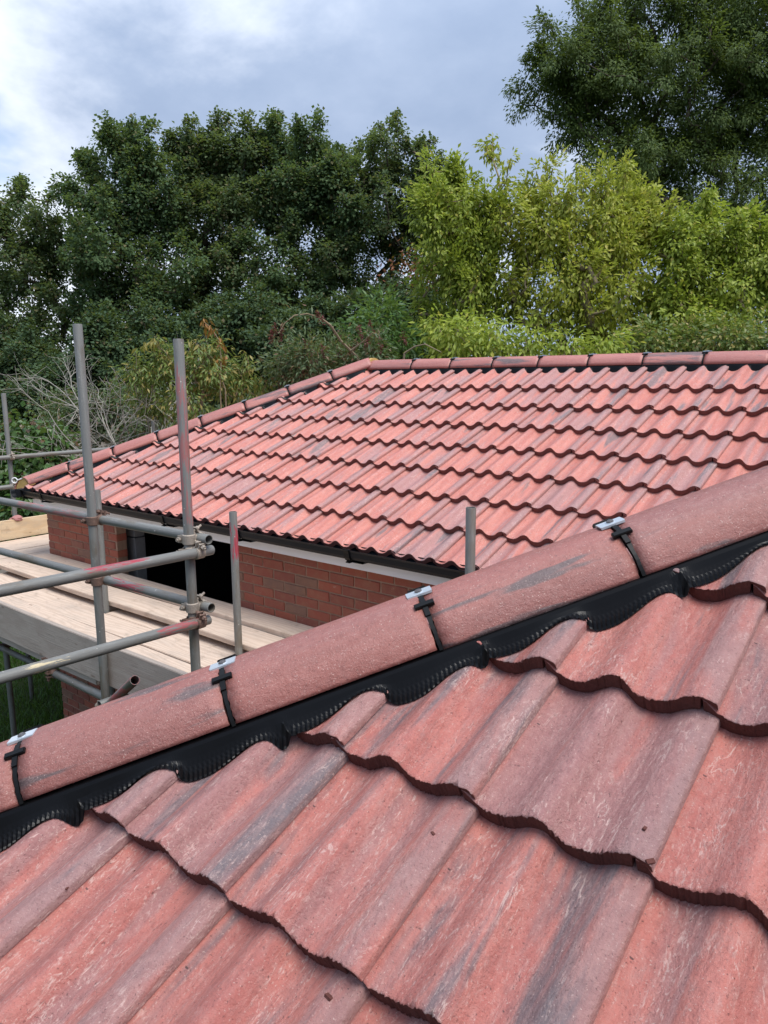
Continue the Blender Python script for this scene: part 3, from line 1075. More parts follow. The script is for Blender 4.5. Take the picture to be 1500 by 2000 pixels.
def build_far_roof():
    ey = OF[1]+8*G*DS[1]+0.03
    ex = ey+HIP_FAR
    rx = RIDGE_Y+HIP_FAR
    P = [under_plane(ex, ey, OF), under_plane(ey+VALLEY, ey, OF), under_plane(RIDGE_Y+VALLEY+0.0, RIDGE_Y, OF), under_plane(rx, RIDGE_Y, OF)]
    zr = P[2][2]
    ze = P[0][2]
    back = 2*RIDGE_Y-ey
    v = [P[0], P[1], (3.2, ey, ze), (3.2, RIDGE_Y, zr), P[3], (ex, back, ze), (3.2, back, ze)]
    f = [(0, 2, 3, 4), (5, 0, 4), (6, 5, 4, 3)]
    roof = part('roof', v, f, M_FELT, house, label='far hipped roof of red tiles above the white fascia')
    meshes = [tile_mesh('roof_tile', 26, 2, 40+i, 0.6, length=0.45, mats=[M_TILE_LIT, M_EDGE_LIT]) for i in range(3)]
    lay_tiles(roof, OF, range(1, 9), range(-9, 18), meshes, [(HIP_FAR+0.05, 1), (VALLEY-0.03, -1)],
              keep=lambda P: P[0] < 0.3)
    # hidden left slope
    coarse = tile_mesh('roof_tile', 14, 2, 77, 0.0)
    fr = []
    xa, ya, za = np.array([0, -1., 0]), np.array([CT, 0, ST]), np.array([-ST, 0, CT])
    O2 = np.array([HIP_FAR+OF[1], OF[1], OF[2]])
    for r in range(1, 9):
        for c in range(-9, 9):
            fr.append(frame(O2+xa*(c*TW)-ya*(r*G)-za*(AMP+LIFT), xa, ya, za))
    def mirror_ok(m):
        cx = m @ Vector((0.15, 0.2, 0))
        return cx.y > cx.x-HIP_FAR+0.30 and (2*RIDGE_Y-cx.y) > cx.x-HIP_FAR+0.30
    fuse_tiles('tile_field', roof, [m for m in fr if mirror_ok(m)], coarse, None)
    # hip and ridge caps
    joints = [0.205-0.3125*k for k in range(7)]
    build_hip(roof, RIDGE_Y+HIP_FAR/2-0.004, -2.03, joints, HIP_FAR, OF, 12, cut=hip_point(-2.03, HIP_FAR, OF)[1])
    hip_flashing(roof, HIP_FAR, OF, -1.9, RIDGE_Y+HIP_FAR/2-0.06, 0.012, 0.0012)
    zr = OF[2]+(RIDGE_Y-OF[1])*TT - HP*TT - 0.040
    xs = [rx+0.006]+[-4.478+0.4555*k for k in range(0, 10)]
    X, Y, Zv = np.array([0, -1., 0]), np.array([1., 0, 0]), np.array([0, 0, 1.])
    for i in range(len(xs)-1):
        me = cap_mesh('ridge_tile', xs[i+1]-xs[i]-0.009, 12, 200+i, face=M_HIP_LIT)
        inst('ridge_tile', me, frame((xs[i]+0.0045, RIDGE_Y, zr+random.gauss(0, 0.0015)), X, Y, Zv), roof)
        inst('hip_clip', CLIP, frame((xs[i+1], RIDGE_Y, zr), X, Y, Zv), roof)
    # black ventilated strip below the ridge caps
    V = []
    n = 0
    xg = np.arange(rx+0.10, 0.2, 0.010)
    for i, x in enumerate(xg):
        y1 = RIDGE_Y-0.130
        for p in ((x, RIDGE_Y-0.085, zr+0.004), (x, RIDGE_Y-HP-0.003, zr-0.006), (x, RIDGE_Y-HP-0.006, zr-0.014+0.001*(i % 2)), (x, y1, surf(x, y1, OF)+0.004+0.0012*(i % 2))):
            V.append(p)
    F = [(i*4+j, i*4+j+1, i*4+j+5, i*4+j+4) for i in range(len(xg)-1) for j in range(3)]
    part('ridge_vent', V, F, M_FLASH, roof)
    # yellow bedding: mitre at the ridge corner and the hip's end
    b = MB()
    R, a0 = CAPR+0.0012, math.asin(HP/CAPR)
    def arc(c, X, Y, Zv, y0, y1, Ro, Ri):
        v, f = [], []
        n = 14
        for i in range(n+1):
            a = -a0+2*a0*i/n
            for rr in (Ro, Ri):
                for y in (y0, y1):
                    v.append(np.array(c)+X*rr*math.sin(a)+Y*y+Zv*(rr*math.cos(a)-CAPR*math.cos(a0)))
        for i in range(n):
            q = i*4
            f += [(q, q+4, q+5, q+1), (q+2, q+3, q+7, q+6), (q, q+2, q+6, q+4), (q+1, q+5, q+7, q+3)]
        return v, f
    b.add(*arc((rx+0.006, RIDGE_Y, zr+0.018), X, Y, Zv, -0.016, 0.020, R+0.004, 0.10))
    b.part('mitre_joint', [M_YELLOW], roof)
    b = MB()
    e = hip_point(-2.03, HIP_FAR, OF)
    y0 = e[1]+0.004
    v = []
    for a in np.linspace(-a0, a0, 14):
        q = e + HX*((CAPR-0.004)*math.sin(a)) + HZ*((CAPR-0.004)*math.cos(a)-CAPR*math.cos(a0))
        v.append(q + HD*((y0-q[1])/HD[1]))
    b.add(v, [tuple(range(13, -1, -1))])
    b.add([p+HD*0.06 for p in v]+v, [(i, i+1, 15+i, 14+i) for i in range(13)])
    b.part('hip_end_bedding', [M_YELLOW], roof)
    # scrolled hip iron
    b = MB()
    pts = []
    up0 = e - HD*0.012 + HZ*0.02
    pts.append(e+HD*0.05+HZ*0.092)
    pts.append(e-HD*0.008+HZ*0.090)
    cc = e - HD*0.036 + HZ*0.098
    for a in np.linspace(-0.35, 2*PI-0.9, 14):
        pts.append(cc + HD*0.026*math.cos(a) + HZ*0.026*math.sin(a))
    b.tube(pts, 0.0062, 6)
    b.part('hip_iron', [plain('white galvanised iron', (0.75, 0.76, 0.76), 0.4)], roof)


build_far_roof()


def build_near_roof():
    ey = 0.276-0.17
    zc = lambda y, d=0.115: ON[2]+(y-ON[1])*TT-d
    top = 2.9
    v = [(ey+HIP_NEAR, ey, zc(ey)), (2.6, ey, zc(ey)), (2.6, top, zc(top)), (top+HIP_NEAR, top, zc(top)),
         (ey+HIP_NEAR, 3.45, zc(ey)), (top+HIP_NEAR, 5.9, zc(top))]
    f = [(0, 1, 2, 3), (4, 0, 3, 5)]
    roof = part('roof', v, f, M_FELT, house, label='nearest roof slope of weathered red tiles with its capped hip')
    meshes = [tile_mesh('roof_tile', 92, 10, 60+i, 1.0) for i in range(5)]
    lay_tiles(roof, ON, range(-5, 5), range(-4, 9), meshes, [(HIP_NEAR+0.06, 1)])
    coarse = tile_mesh('roof_tile', 14, 2, 78, 0.0)
    xa, ya, za = np.array([0, -1., 0]), np.array([CT, 0, ST]), np.array([-ST, 0, CT])
    O2 = np.array([HIP_NEAR+ON[1], ON[1], ON[2]])
    fr = []
    for r in range(-5, 4):
        for c in range(-20, 5):
            fr.append(frame(O2+xa*(c*TW)-ya*(r*G)-za*(AMP+LIFT), xa, ya, za))
    def ok(m):
        q = m @ Vector((0.15, 0.2, 0))
        return q.y > q.x-HIP_NEAR+0.34 and q.x-q.y > VALLEY+0.22
    fuse_tiles('tile_field', roof, [m for m in fr if ok(m)], coarse, None)
    joints = [0.191+0.3058*k for k in range(-3, 4)]
    build_hip(roof, 0.191+0.3058*4, -0.84, joints, HIP_NEAR, ON, 36)
    hip_flashing(roof, HIP_NEAR, ON, -0.84, 1.35, 0.0048, 0.0021)


build_near_roof()


def build_debris():
    b = MB()
    for i in range(34):
        x, y = random.uniform(-1.3, 0.2), random.uniform(0.42, 1.7)
        if x-y < HIP_NEAR+0.35:
            continue
        r = random.choice((0.0022, 0.003, 0.0045))
        z = surf(x, y, ON)+r*0.4
        m = Matrix.Translation((x, y, z)) @ Matrix.Rotation(random.uniform(0, 6), 4, 'Z') @ Matrix.Rotation(random.uniform(-0.6, 0.6), 4, 'X')
        b.box((-r*1.5, -r*0.8, -r*0.5), (r*1.4, r*0.7, r*0.5), 0, m)
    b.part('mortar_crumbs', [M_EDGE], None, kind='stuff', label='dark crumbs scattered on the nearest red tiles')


build_debris()
# ------------------------------------------------------------------ scaffold
TR = 0.0253
scaffold = empty('scaffold', (-5.0, 3.0, -Z0), 'galvanised tube scaffold with worn red paint marks around the brick house', 'scaffold')
SCF = {}


def tube_mesh(L, seed):
    n = 24
    v, f = [], []
    ro, ri = TR, TR-0.0042
    zs = [0, 0.003, L-0.003, L]
    for z in zs:
        r = ro-0.0012 if z in (0, L) else ro
        v += [(r*math.cos(2*PI*k/n), r*math.sin(2*PI*k/n), z-L/2) for k in range(n)]
    o = len(v)
    for z in (0, L):
        v += [(ri*math.cos(2*PI*k/n), ri*math.sin(2*PI*k/n), z-L/2) for k in range(n)]
    for j in range(3):
        f += [(j*n+k, j*n+(k+1) % n, (j+1)*n+(k+1) % n, (j+1)*n+k) for k in range(n)]
    f += [(o+k, o+n+k, o+n+(k+1) % n, o+(k+1) % n) for k in range(n)]
    f += [(k, o+k, o+(k+1) % n, (k+1) % n) for k in range(n)]
    f += [(3*n+k, 3*n+(k+1) % n, o+n+(k+1) % n, o+n+k) for k in range(n)]
    return mesh_from('tube', v, f, M_STEEL, True)


def tube(name, a, b, label=None, paint=None, pink=None, mortar=None, side=-3.0):
    a, b = Vector(a), Vector(b)
    L = (b-a).length
    me = tube_mesh(L, 0)
    me.name = name
    try:
        me.set_sharp_from_angle(angle=0.6)
    except Exception:
        pass
    q = (b-a).to_track_quat('Z', 'Y').to_matrix().to_4x4()
    o = inst(name, me, Matrix.Translation((a+b)/2) @ q, scaffold)
    for nm, w in (('paint', paint), ('pink', pink), ('mortar', mortar)):
        lo, hi = w if w else (9.0, 9.0)
        o[nm+'_from'] = float(lo)-L/2 if w else 99.0
        o[nm+'_to'] = float(hi)-L/2 if w else 99.0
    o['paint_side'] = float(side)
    return props(o, label)


GND = -Z0+0.01
# outer standards, inner standards
tube('standard', (-4.005, 2.245, GND), (-4.005, 2.245, 0.309))
tube('standard', (-3.093, 2.245, GND), (-3.093, 2.245, 0.195), label='upright tube with a rusty red upper half', pink=(3.0, 3.86))
tube('standard', (-5.381, 3.075, GND), (-5.381, 3.075, -0.840))
tube('standard', (-3.755, 3.075, GND), (-3.755, 3.075, -0.838), label='short upright with a red painted streak', paint=(2.55, 2.87))
tube('standard', (-1.950, 3.075, GND), (-1.950, 3.075, -0.623))
tube('standard', (-8.57, 3.868, GND), (-8.57, 3.868, -0.131))
tube('standard', (-8.57, 5.758, GND), (-8.57, 5.758, -0.524))
tube('standard', (-6.765, 2.86, GND), (-6.765, 2.86, -1.90))
tube('standard', (-3.093, 0.15, GND), (-3.093, 0.15, -0.35))
# guard rails along the far wall (open ends by the corner upright)
tube('ledger', (-8.75, 2.2965, -0.853), (-3.000, 2.2965, -0.789), pink=(3.72, 4.72), paint=(5.56, 5.68))
tube('ledger', (-8.75, 2.2965, -1.235), (-3.006, 2.2965, -1.146), label='lower guard rail with flaking crimson paint', paint=(4.78, 5.22), pink=(3.10, 3.42))
# guard rails of the near run, square to them
tube('ledger', (-3.042, -0.35, -0.797), (-3.042, 2.345, -0.856), label='grey rail with a bright red stripe', paint=(1.95, 2.36), side=0.25)
tube('ledger', (-3.042, -0.35, -1.155), (-3.042, 2.305, -1.218), label='rail with a splash of yellow mortar', mortar=(1.66, 1.90), paint=(2.30, 2.64), pink=(2.3, 2.64))
# guard rails of the far left run
tube('ledger', (-8.519, 2.0, -0.838), (-8.519, 7.8, -0.842))
tube('ledger', (-8.519, 2.0, -1.168), (-8.519, 7.8, -1.176))
# below the deck
tube('ledger', (-4.72, 2.2965, -1.934), (-3.45, 2.2965, -1.930))
tube('ledger', (-8.6, 2.81, -2.375), (-5.55, 2.81, -2.36))
for x in (-4.78, -3.93, -6.30, -7.9):
    tube('transom', (x, 2.16 if x > -5 else 2.25, -1.886), (x, 3.56, -1.886), paint=(0.02, 0.16) if x == -4.78 else None)
tube('transom', (-3.35, 2.20, -1.885), (-3.35, 3.56, -1.885), pink=(0.0, 0.25))
tube('transom', (-8.60, 4.2, -1.831), (-7.33, 4.2, -1.831))
tube('transom', (-8.60, 6.2, -1.831), (-7.33, 6.2, -1.831))
tube('brace', (-4.72, 2.42, -2.42), (-3.203, 1.958, -1.475), label='rusty pink brace tube with an open end', pink=(0.2, 2.2), paint=(1.2, 1.75))


def ring(b, c, axis, side, m=0, w=0.052):
    """a coupler half clasped round a tube at c along axis; side points to the bolt"""
    c, ax, sd = Vector(c), Vector(axis).normalized(), Vector(side).normalized()
    sd = (sd-ax*sd.dot(ax)).normalized()
    th = ax.cross(sd)
    n = 18
    v, f = [], []
    for i in range(n+1):
        a = 0.30+(2*PI-0.60)*i/n
        for r, h in ((TR+0.001, -w/2), (TR+0.0075, -w/2+0.004), (TR+0.0075, w/2-0.004), (TR+0.001, w/2)):
            v.append(c + (sd*math.cos(a)+th*math.sin(a))*r + ax*h)
    for i in range(n):
        q = i*4
        f += [(q+j, q+j+1, q+j+5, q+j+4) for j in range(3)]
    b.add(v, f, m)
    # the lugs and the bolt with its nut
    for s in (-1, 1):
        M = Matrix.Translation(c+sd*(TR+0.015)+th*(s*0.012)) @ Matrix((sd, th, ax)).transposed().to_4x4()
        b.box((-0.016, -0.004, -w*0.36), (0.016, 0.004, w*0.36), m, M)
    p = c+sd*(TR+0.017)
    b.tube([p-th*0.050, p+th*0.046], 0.0062, 8, m)
    b.tube([p+th*0.020, p+th*0.036], 0.0125, 6, m)
    b.tube([p-th*0.030, p-th*0.020], 0.0115, 6, m)


def coupler(a, axa, b_, axb, material, sa=None, sb=None):
    q = MB()
    a, b_ = Vector(a), Vector(b_)
    d = (b_-a).normalized()
    ring(q, a, axa, sa or -d, 0)
    ring(q, b_, axb, sb or d, 0)
    mid = (a+b_)/2
    x = d
    y = Vector(axa).normalized()
    z = x.cross(y)
    q.box((-0.010, -0.020, -0.020), (0.010, 0.020, 0.020), 0, Matrix.Translation(mid) @ Matrix((x, y, z)).transposed().to_4x4())
    return q.part('coupler', [material], scaffold, smooth=False)


Zx, Xx, Yx = (0, 0, 1), (1, 0, 0), (0, 1, 0)
zl = lambda x: -0.853+(x+8.75)/5.75*0.064
zl2 = lambda x: -1.235+(x+8.75)/5.744*0.089
coupler((-4.005, 2.245, zl(-4.005)), Zx, (-4.005, 2.2965, zl(-4.005)), Xx, M_RUST, sa=Vector((-1, -0.25, 0)), sb=Vector((0, 0.3, 1)))
coupler((-4.005, 2.245, zl2(-4.005)), Zx, (-4.005, 2.2965, zl2(-4.005)), Xx, M_RUST, sa=Vector((-1, -0.25, 0)), sb=Vector((0, 0.3, 1)))
coupler((-3.093, 2.245, zl(-3.093)), Zx, (-3.093, 2.2965, zl(-3.093)), Xx, M_RUSTP, sa=Vector((-1, -0.35, 0)), sb=Vector((0, -0.5, 1)))
coupler((-3.093, 2.245, zl2(-3.093)), Zx, (-3.093, 2.2965, zl2(-3.093)), Xx, M_RUSTP, sa=Vector((-1, -0.35, 0)), sb=Vector((0, -0.5, 1)))
coupler((-3.093, 2.245, -0.854), Zx, (-3.042, 2.262, -0.854), Yx, M_RUSTP, sa=Vector((0, -1, 0)), sb=Vector((0.4, 0, 1)))
coupler((-3.093, 2.245, -1.217), Zx, (-3.042, 2.245, -1.217), Yx, M_RUST, sa=Vector((0, -1, 0)), sb=Vector((0.4, 0, 1)))
coupler((-4.005, 2.245, -1.932), Zx, (-4.005, 2.2965, -1.932), Xx, M_RUSTP, sa=Vector((-1, -0.25, 0)))
coupler((-4.78, 2.27, -1.886), Yx, (-4.73, 2.2965, -1.934), Xx, M_RUST, sa=Vector((0, 0, 1)), sb=Vector((0, -1, 0)))
coupler((-8.57, 3.868, -0.839), Zx, (-8.519, 3.868, -0.839), Yx, M_RUSTP, sa=Vector((0, -1, 0)), sb=Vector((1, 0, 0.6)))
coupler((-8.57, 3.868, -1.170), Zx, (-8.519, 3.868, -1.170), Yx, M_RUSTP, sa=Vector((0, -1, 0)), sb=Vector((1, 0, 0.6)))
coupler((-5.381, 3.075, -0.905), Zx, (-5.381, 3.13, -0.905), Yx, M_RUSTP, sa=Vector((1, -0.4, 0)))
coupler((-6.765, 2.86, -2.365), Zx, (-6.765, 2.81, -2.365), Xx, M_RUST)


# ------------------------------------------------------------------ boards: each lies loose on the transoms
def board(name, lo, hi, material, label, cat, group, axis='x', sag=0.0, band=False):
    lo, hi = np.array(lo, float), np.array(hi, float)
    size = hi-lo
    c = (hi+lo)/2
    L, Wd, T = (size[0], size[1], size[2]) if axis == 'x' else (size[1], size[0], size[2])
    rg = random.Random(label)
    bm = bmesh.new()
    bmesh.ops.create_cube(bm, size=1)
    for q in bm.verts:
        q.co = Vector((q.co.x*L, q.co.y*Wd, q.co.z*T))
    bmesh.ops.subdivide_edges(bm, edges=[e for e in bm.edges if abs(e.verts[0].co.x-e.verts[1].co.x) > L*0.5], cuts=14, use_grid_fill=True)
    bmesh.ops.bevel(bm, geom=[e for e in bm.edges if e.calc_face_angle(0) > 1.0], offset=0.0035, segments=2, affect='EDGES')
    ph = rg.random()*6
    for q in bm.verts:
        q.co.z += 0.0035*math.sin(q.co.x*1.7+ph)
        q.co.y += 0.003*math.sin(q.co.x*2.3+ph*2) + rg.gauss(0, 0.0005)
    me = bpy.data.meshes.new(name)
    bm.to_mesh(me)
    bm.free()
    me.materials.append(material)
    m = Matrix.Translation((c[0], c[1], c[2])) @ Matrix.Rotation(rg.gauss(0, 0.0012), 4, 'Z')
    if axis == 'y':
        m = m @ Matrix.Rotation(PI/2, 4, 'Z')
    o = inst(name, me, m)
    return props(o, label, cat, group)


GB = 'scaffold boards laid along the far wall'
xl, xr = -7.31, -1.80
board('scaffold_board', (xl, 3.372, -1.748), (xr, 3.592, -1.710), M_WOOD, 'scaffold board tight against the red brick wall', 'plank', GB)
board('scaffold_board', (xl-0.02, 3.110, -1.783), (xr, 3.366, -1.745), M_WOOD, 'raised scaffold board second from the brick wall, its grey edge above a black gap', 'plank', GB)
board('scaffold_board', (-7.30, 2.802, -1.858), (xr, 3.040, -1.820), M_WOOD, 'lower deck board beside the black gap, where the short uprights pass', 'plank', GB)
board('scaffold_board', (-7.30, 2.562, -1.859), (xr, 2.797, -1.821), M_WOOD, 'middle board of the lower pale deck', 'plank', GB)
board('scaffold_board', (-7.30, 2.323, -1.858), (xr, 2.557, -1.820), M_WOOD, 'lower deck board directly behind the upright grey toe board', 'plank', GB)
for i, (x0_, x1_, lb) in enumerate(((-7.30, -5.412, 'notched filler board under the gap, left of the back upright'), (-5.350, -3.786, 'notched filler board under the gap, between the two short back uprights'), (-3.724, xr, 'notched filler board under the gap, right of the red streaked upright'))):
    board('scaffold_board', (x0_, 3.046, -1.866), (x1_, 3.262, -1.828), M_WOOD, lb, 'plank', GB)
board('toe_board', (-7.60, 2.279, -1.832), (-1.95, 2.317, -1.570), M_WOODG, 'long grey toe board standing on edge along the near side of the deck', 'toe board', None)
board('scaffold_board', (-7.30, 2.300, -1.885), (-4.20, 2.322, -1.842), M_WOODG, 'thin batten under the long grey toe board', 'batten', None)
GL = 'boards of the far left scaffold run'
for i, lb in enumerate(('far left deck board nearest the house corner', 'far left deck board second from the house corner', 'far left deck board third from the house corner', 'far left deck board along the pale new toe board')):
    x1 = -7.345-0.282*i
    board('scaffold_board', (x1-0.274, 2.33, -1.803+0.001*i), (x1, 7.6, -1.765+0.001*i), M_WOOD, lb, 'plank', GL, 'y')
board('toe_board', (-8.539, 2.4, -1.765), (-8.501, 7.6, -1.545), M_WOODN, 'pale new pine toe board beyond the brick corner', 'toe board', None, 'y')
# a pink rag tied at the foot of the far left upright
b = bmesh.new()
bmesh.ops.create_icosphere(b, subdivisions=3, radius=0.045)
for q in b.verts:
    w = 1+0.25*math.sin(q.co.x*90)*math.cos(q.co.y*70+q.co.z*60)
    q.co = Vector((q.co.x*1.25*w, q.co.y*1.5*w, q.co.z*0.75*w))
me = bpy.data.meshes.new('rag')
b.to_mesh(me)
b.free()
me.materials.append(M_PINKFOAM)
props(inst('rag', me, Matrix.Translation((-8.535, 3.868, -1.540))), 'crumpled pink rag over the pale toe board at the upright', 'rag')

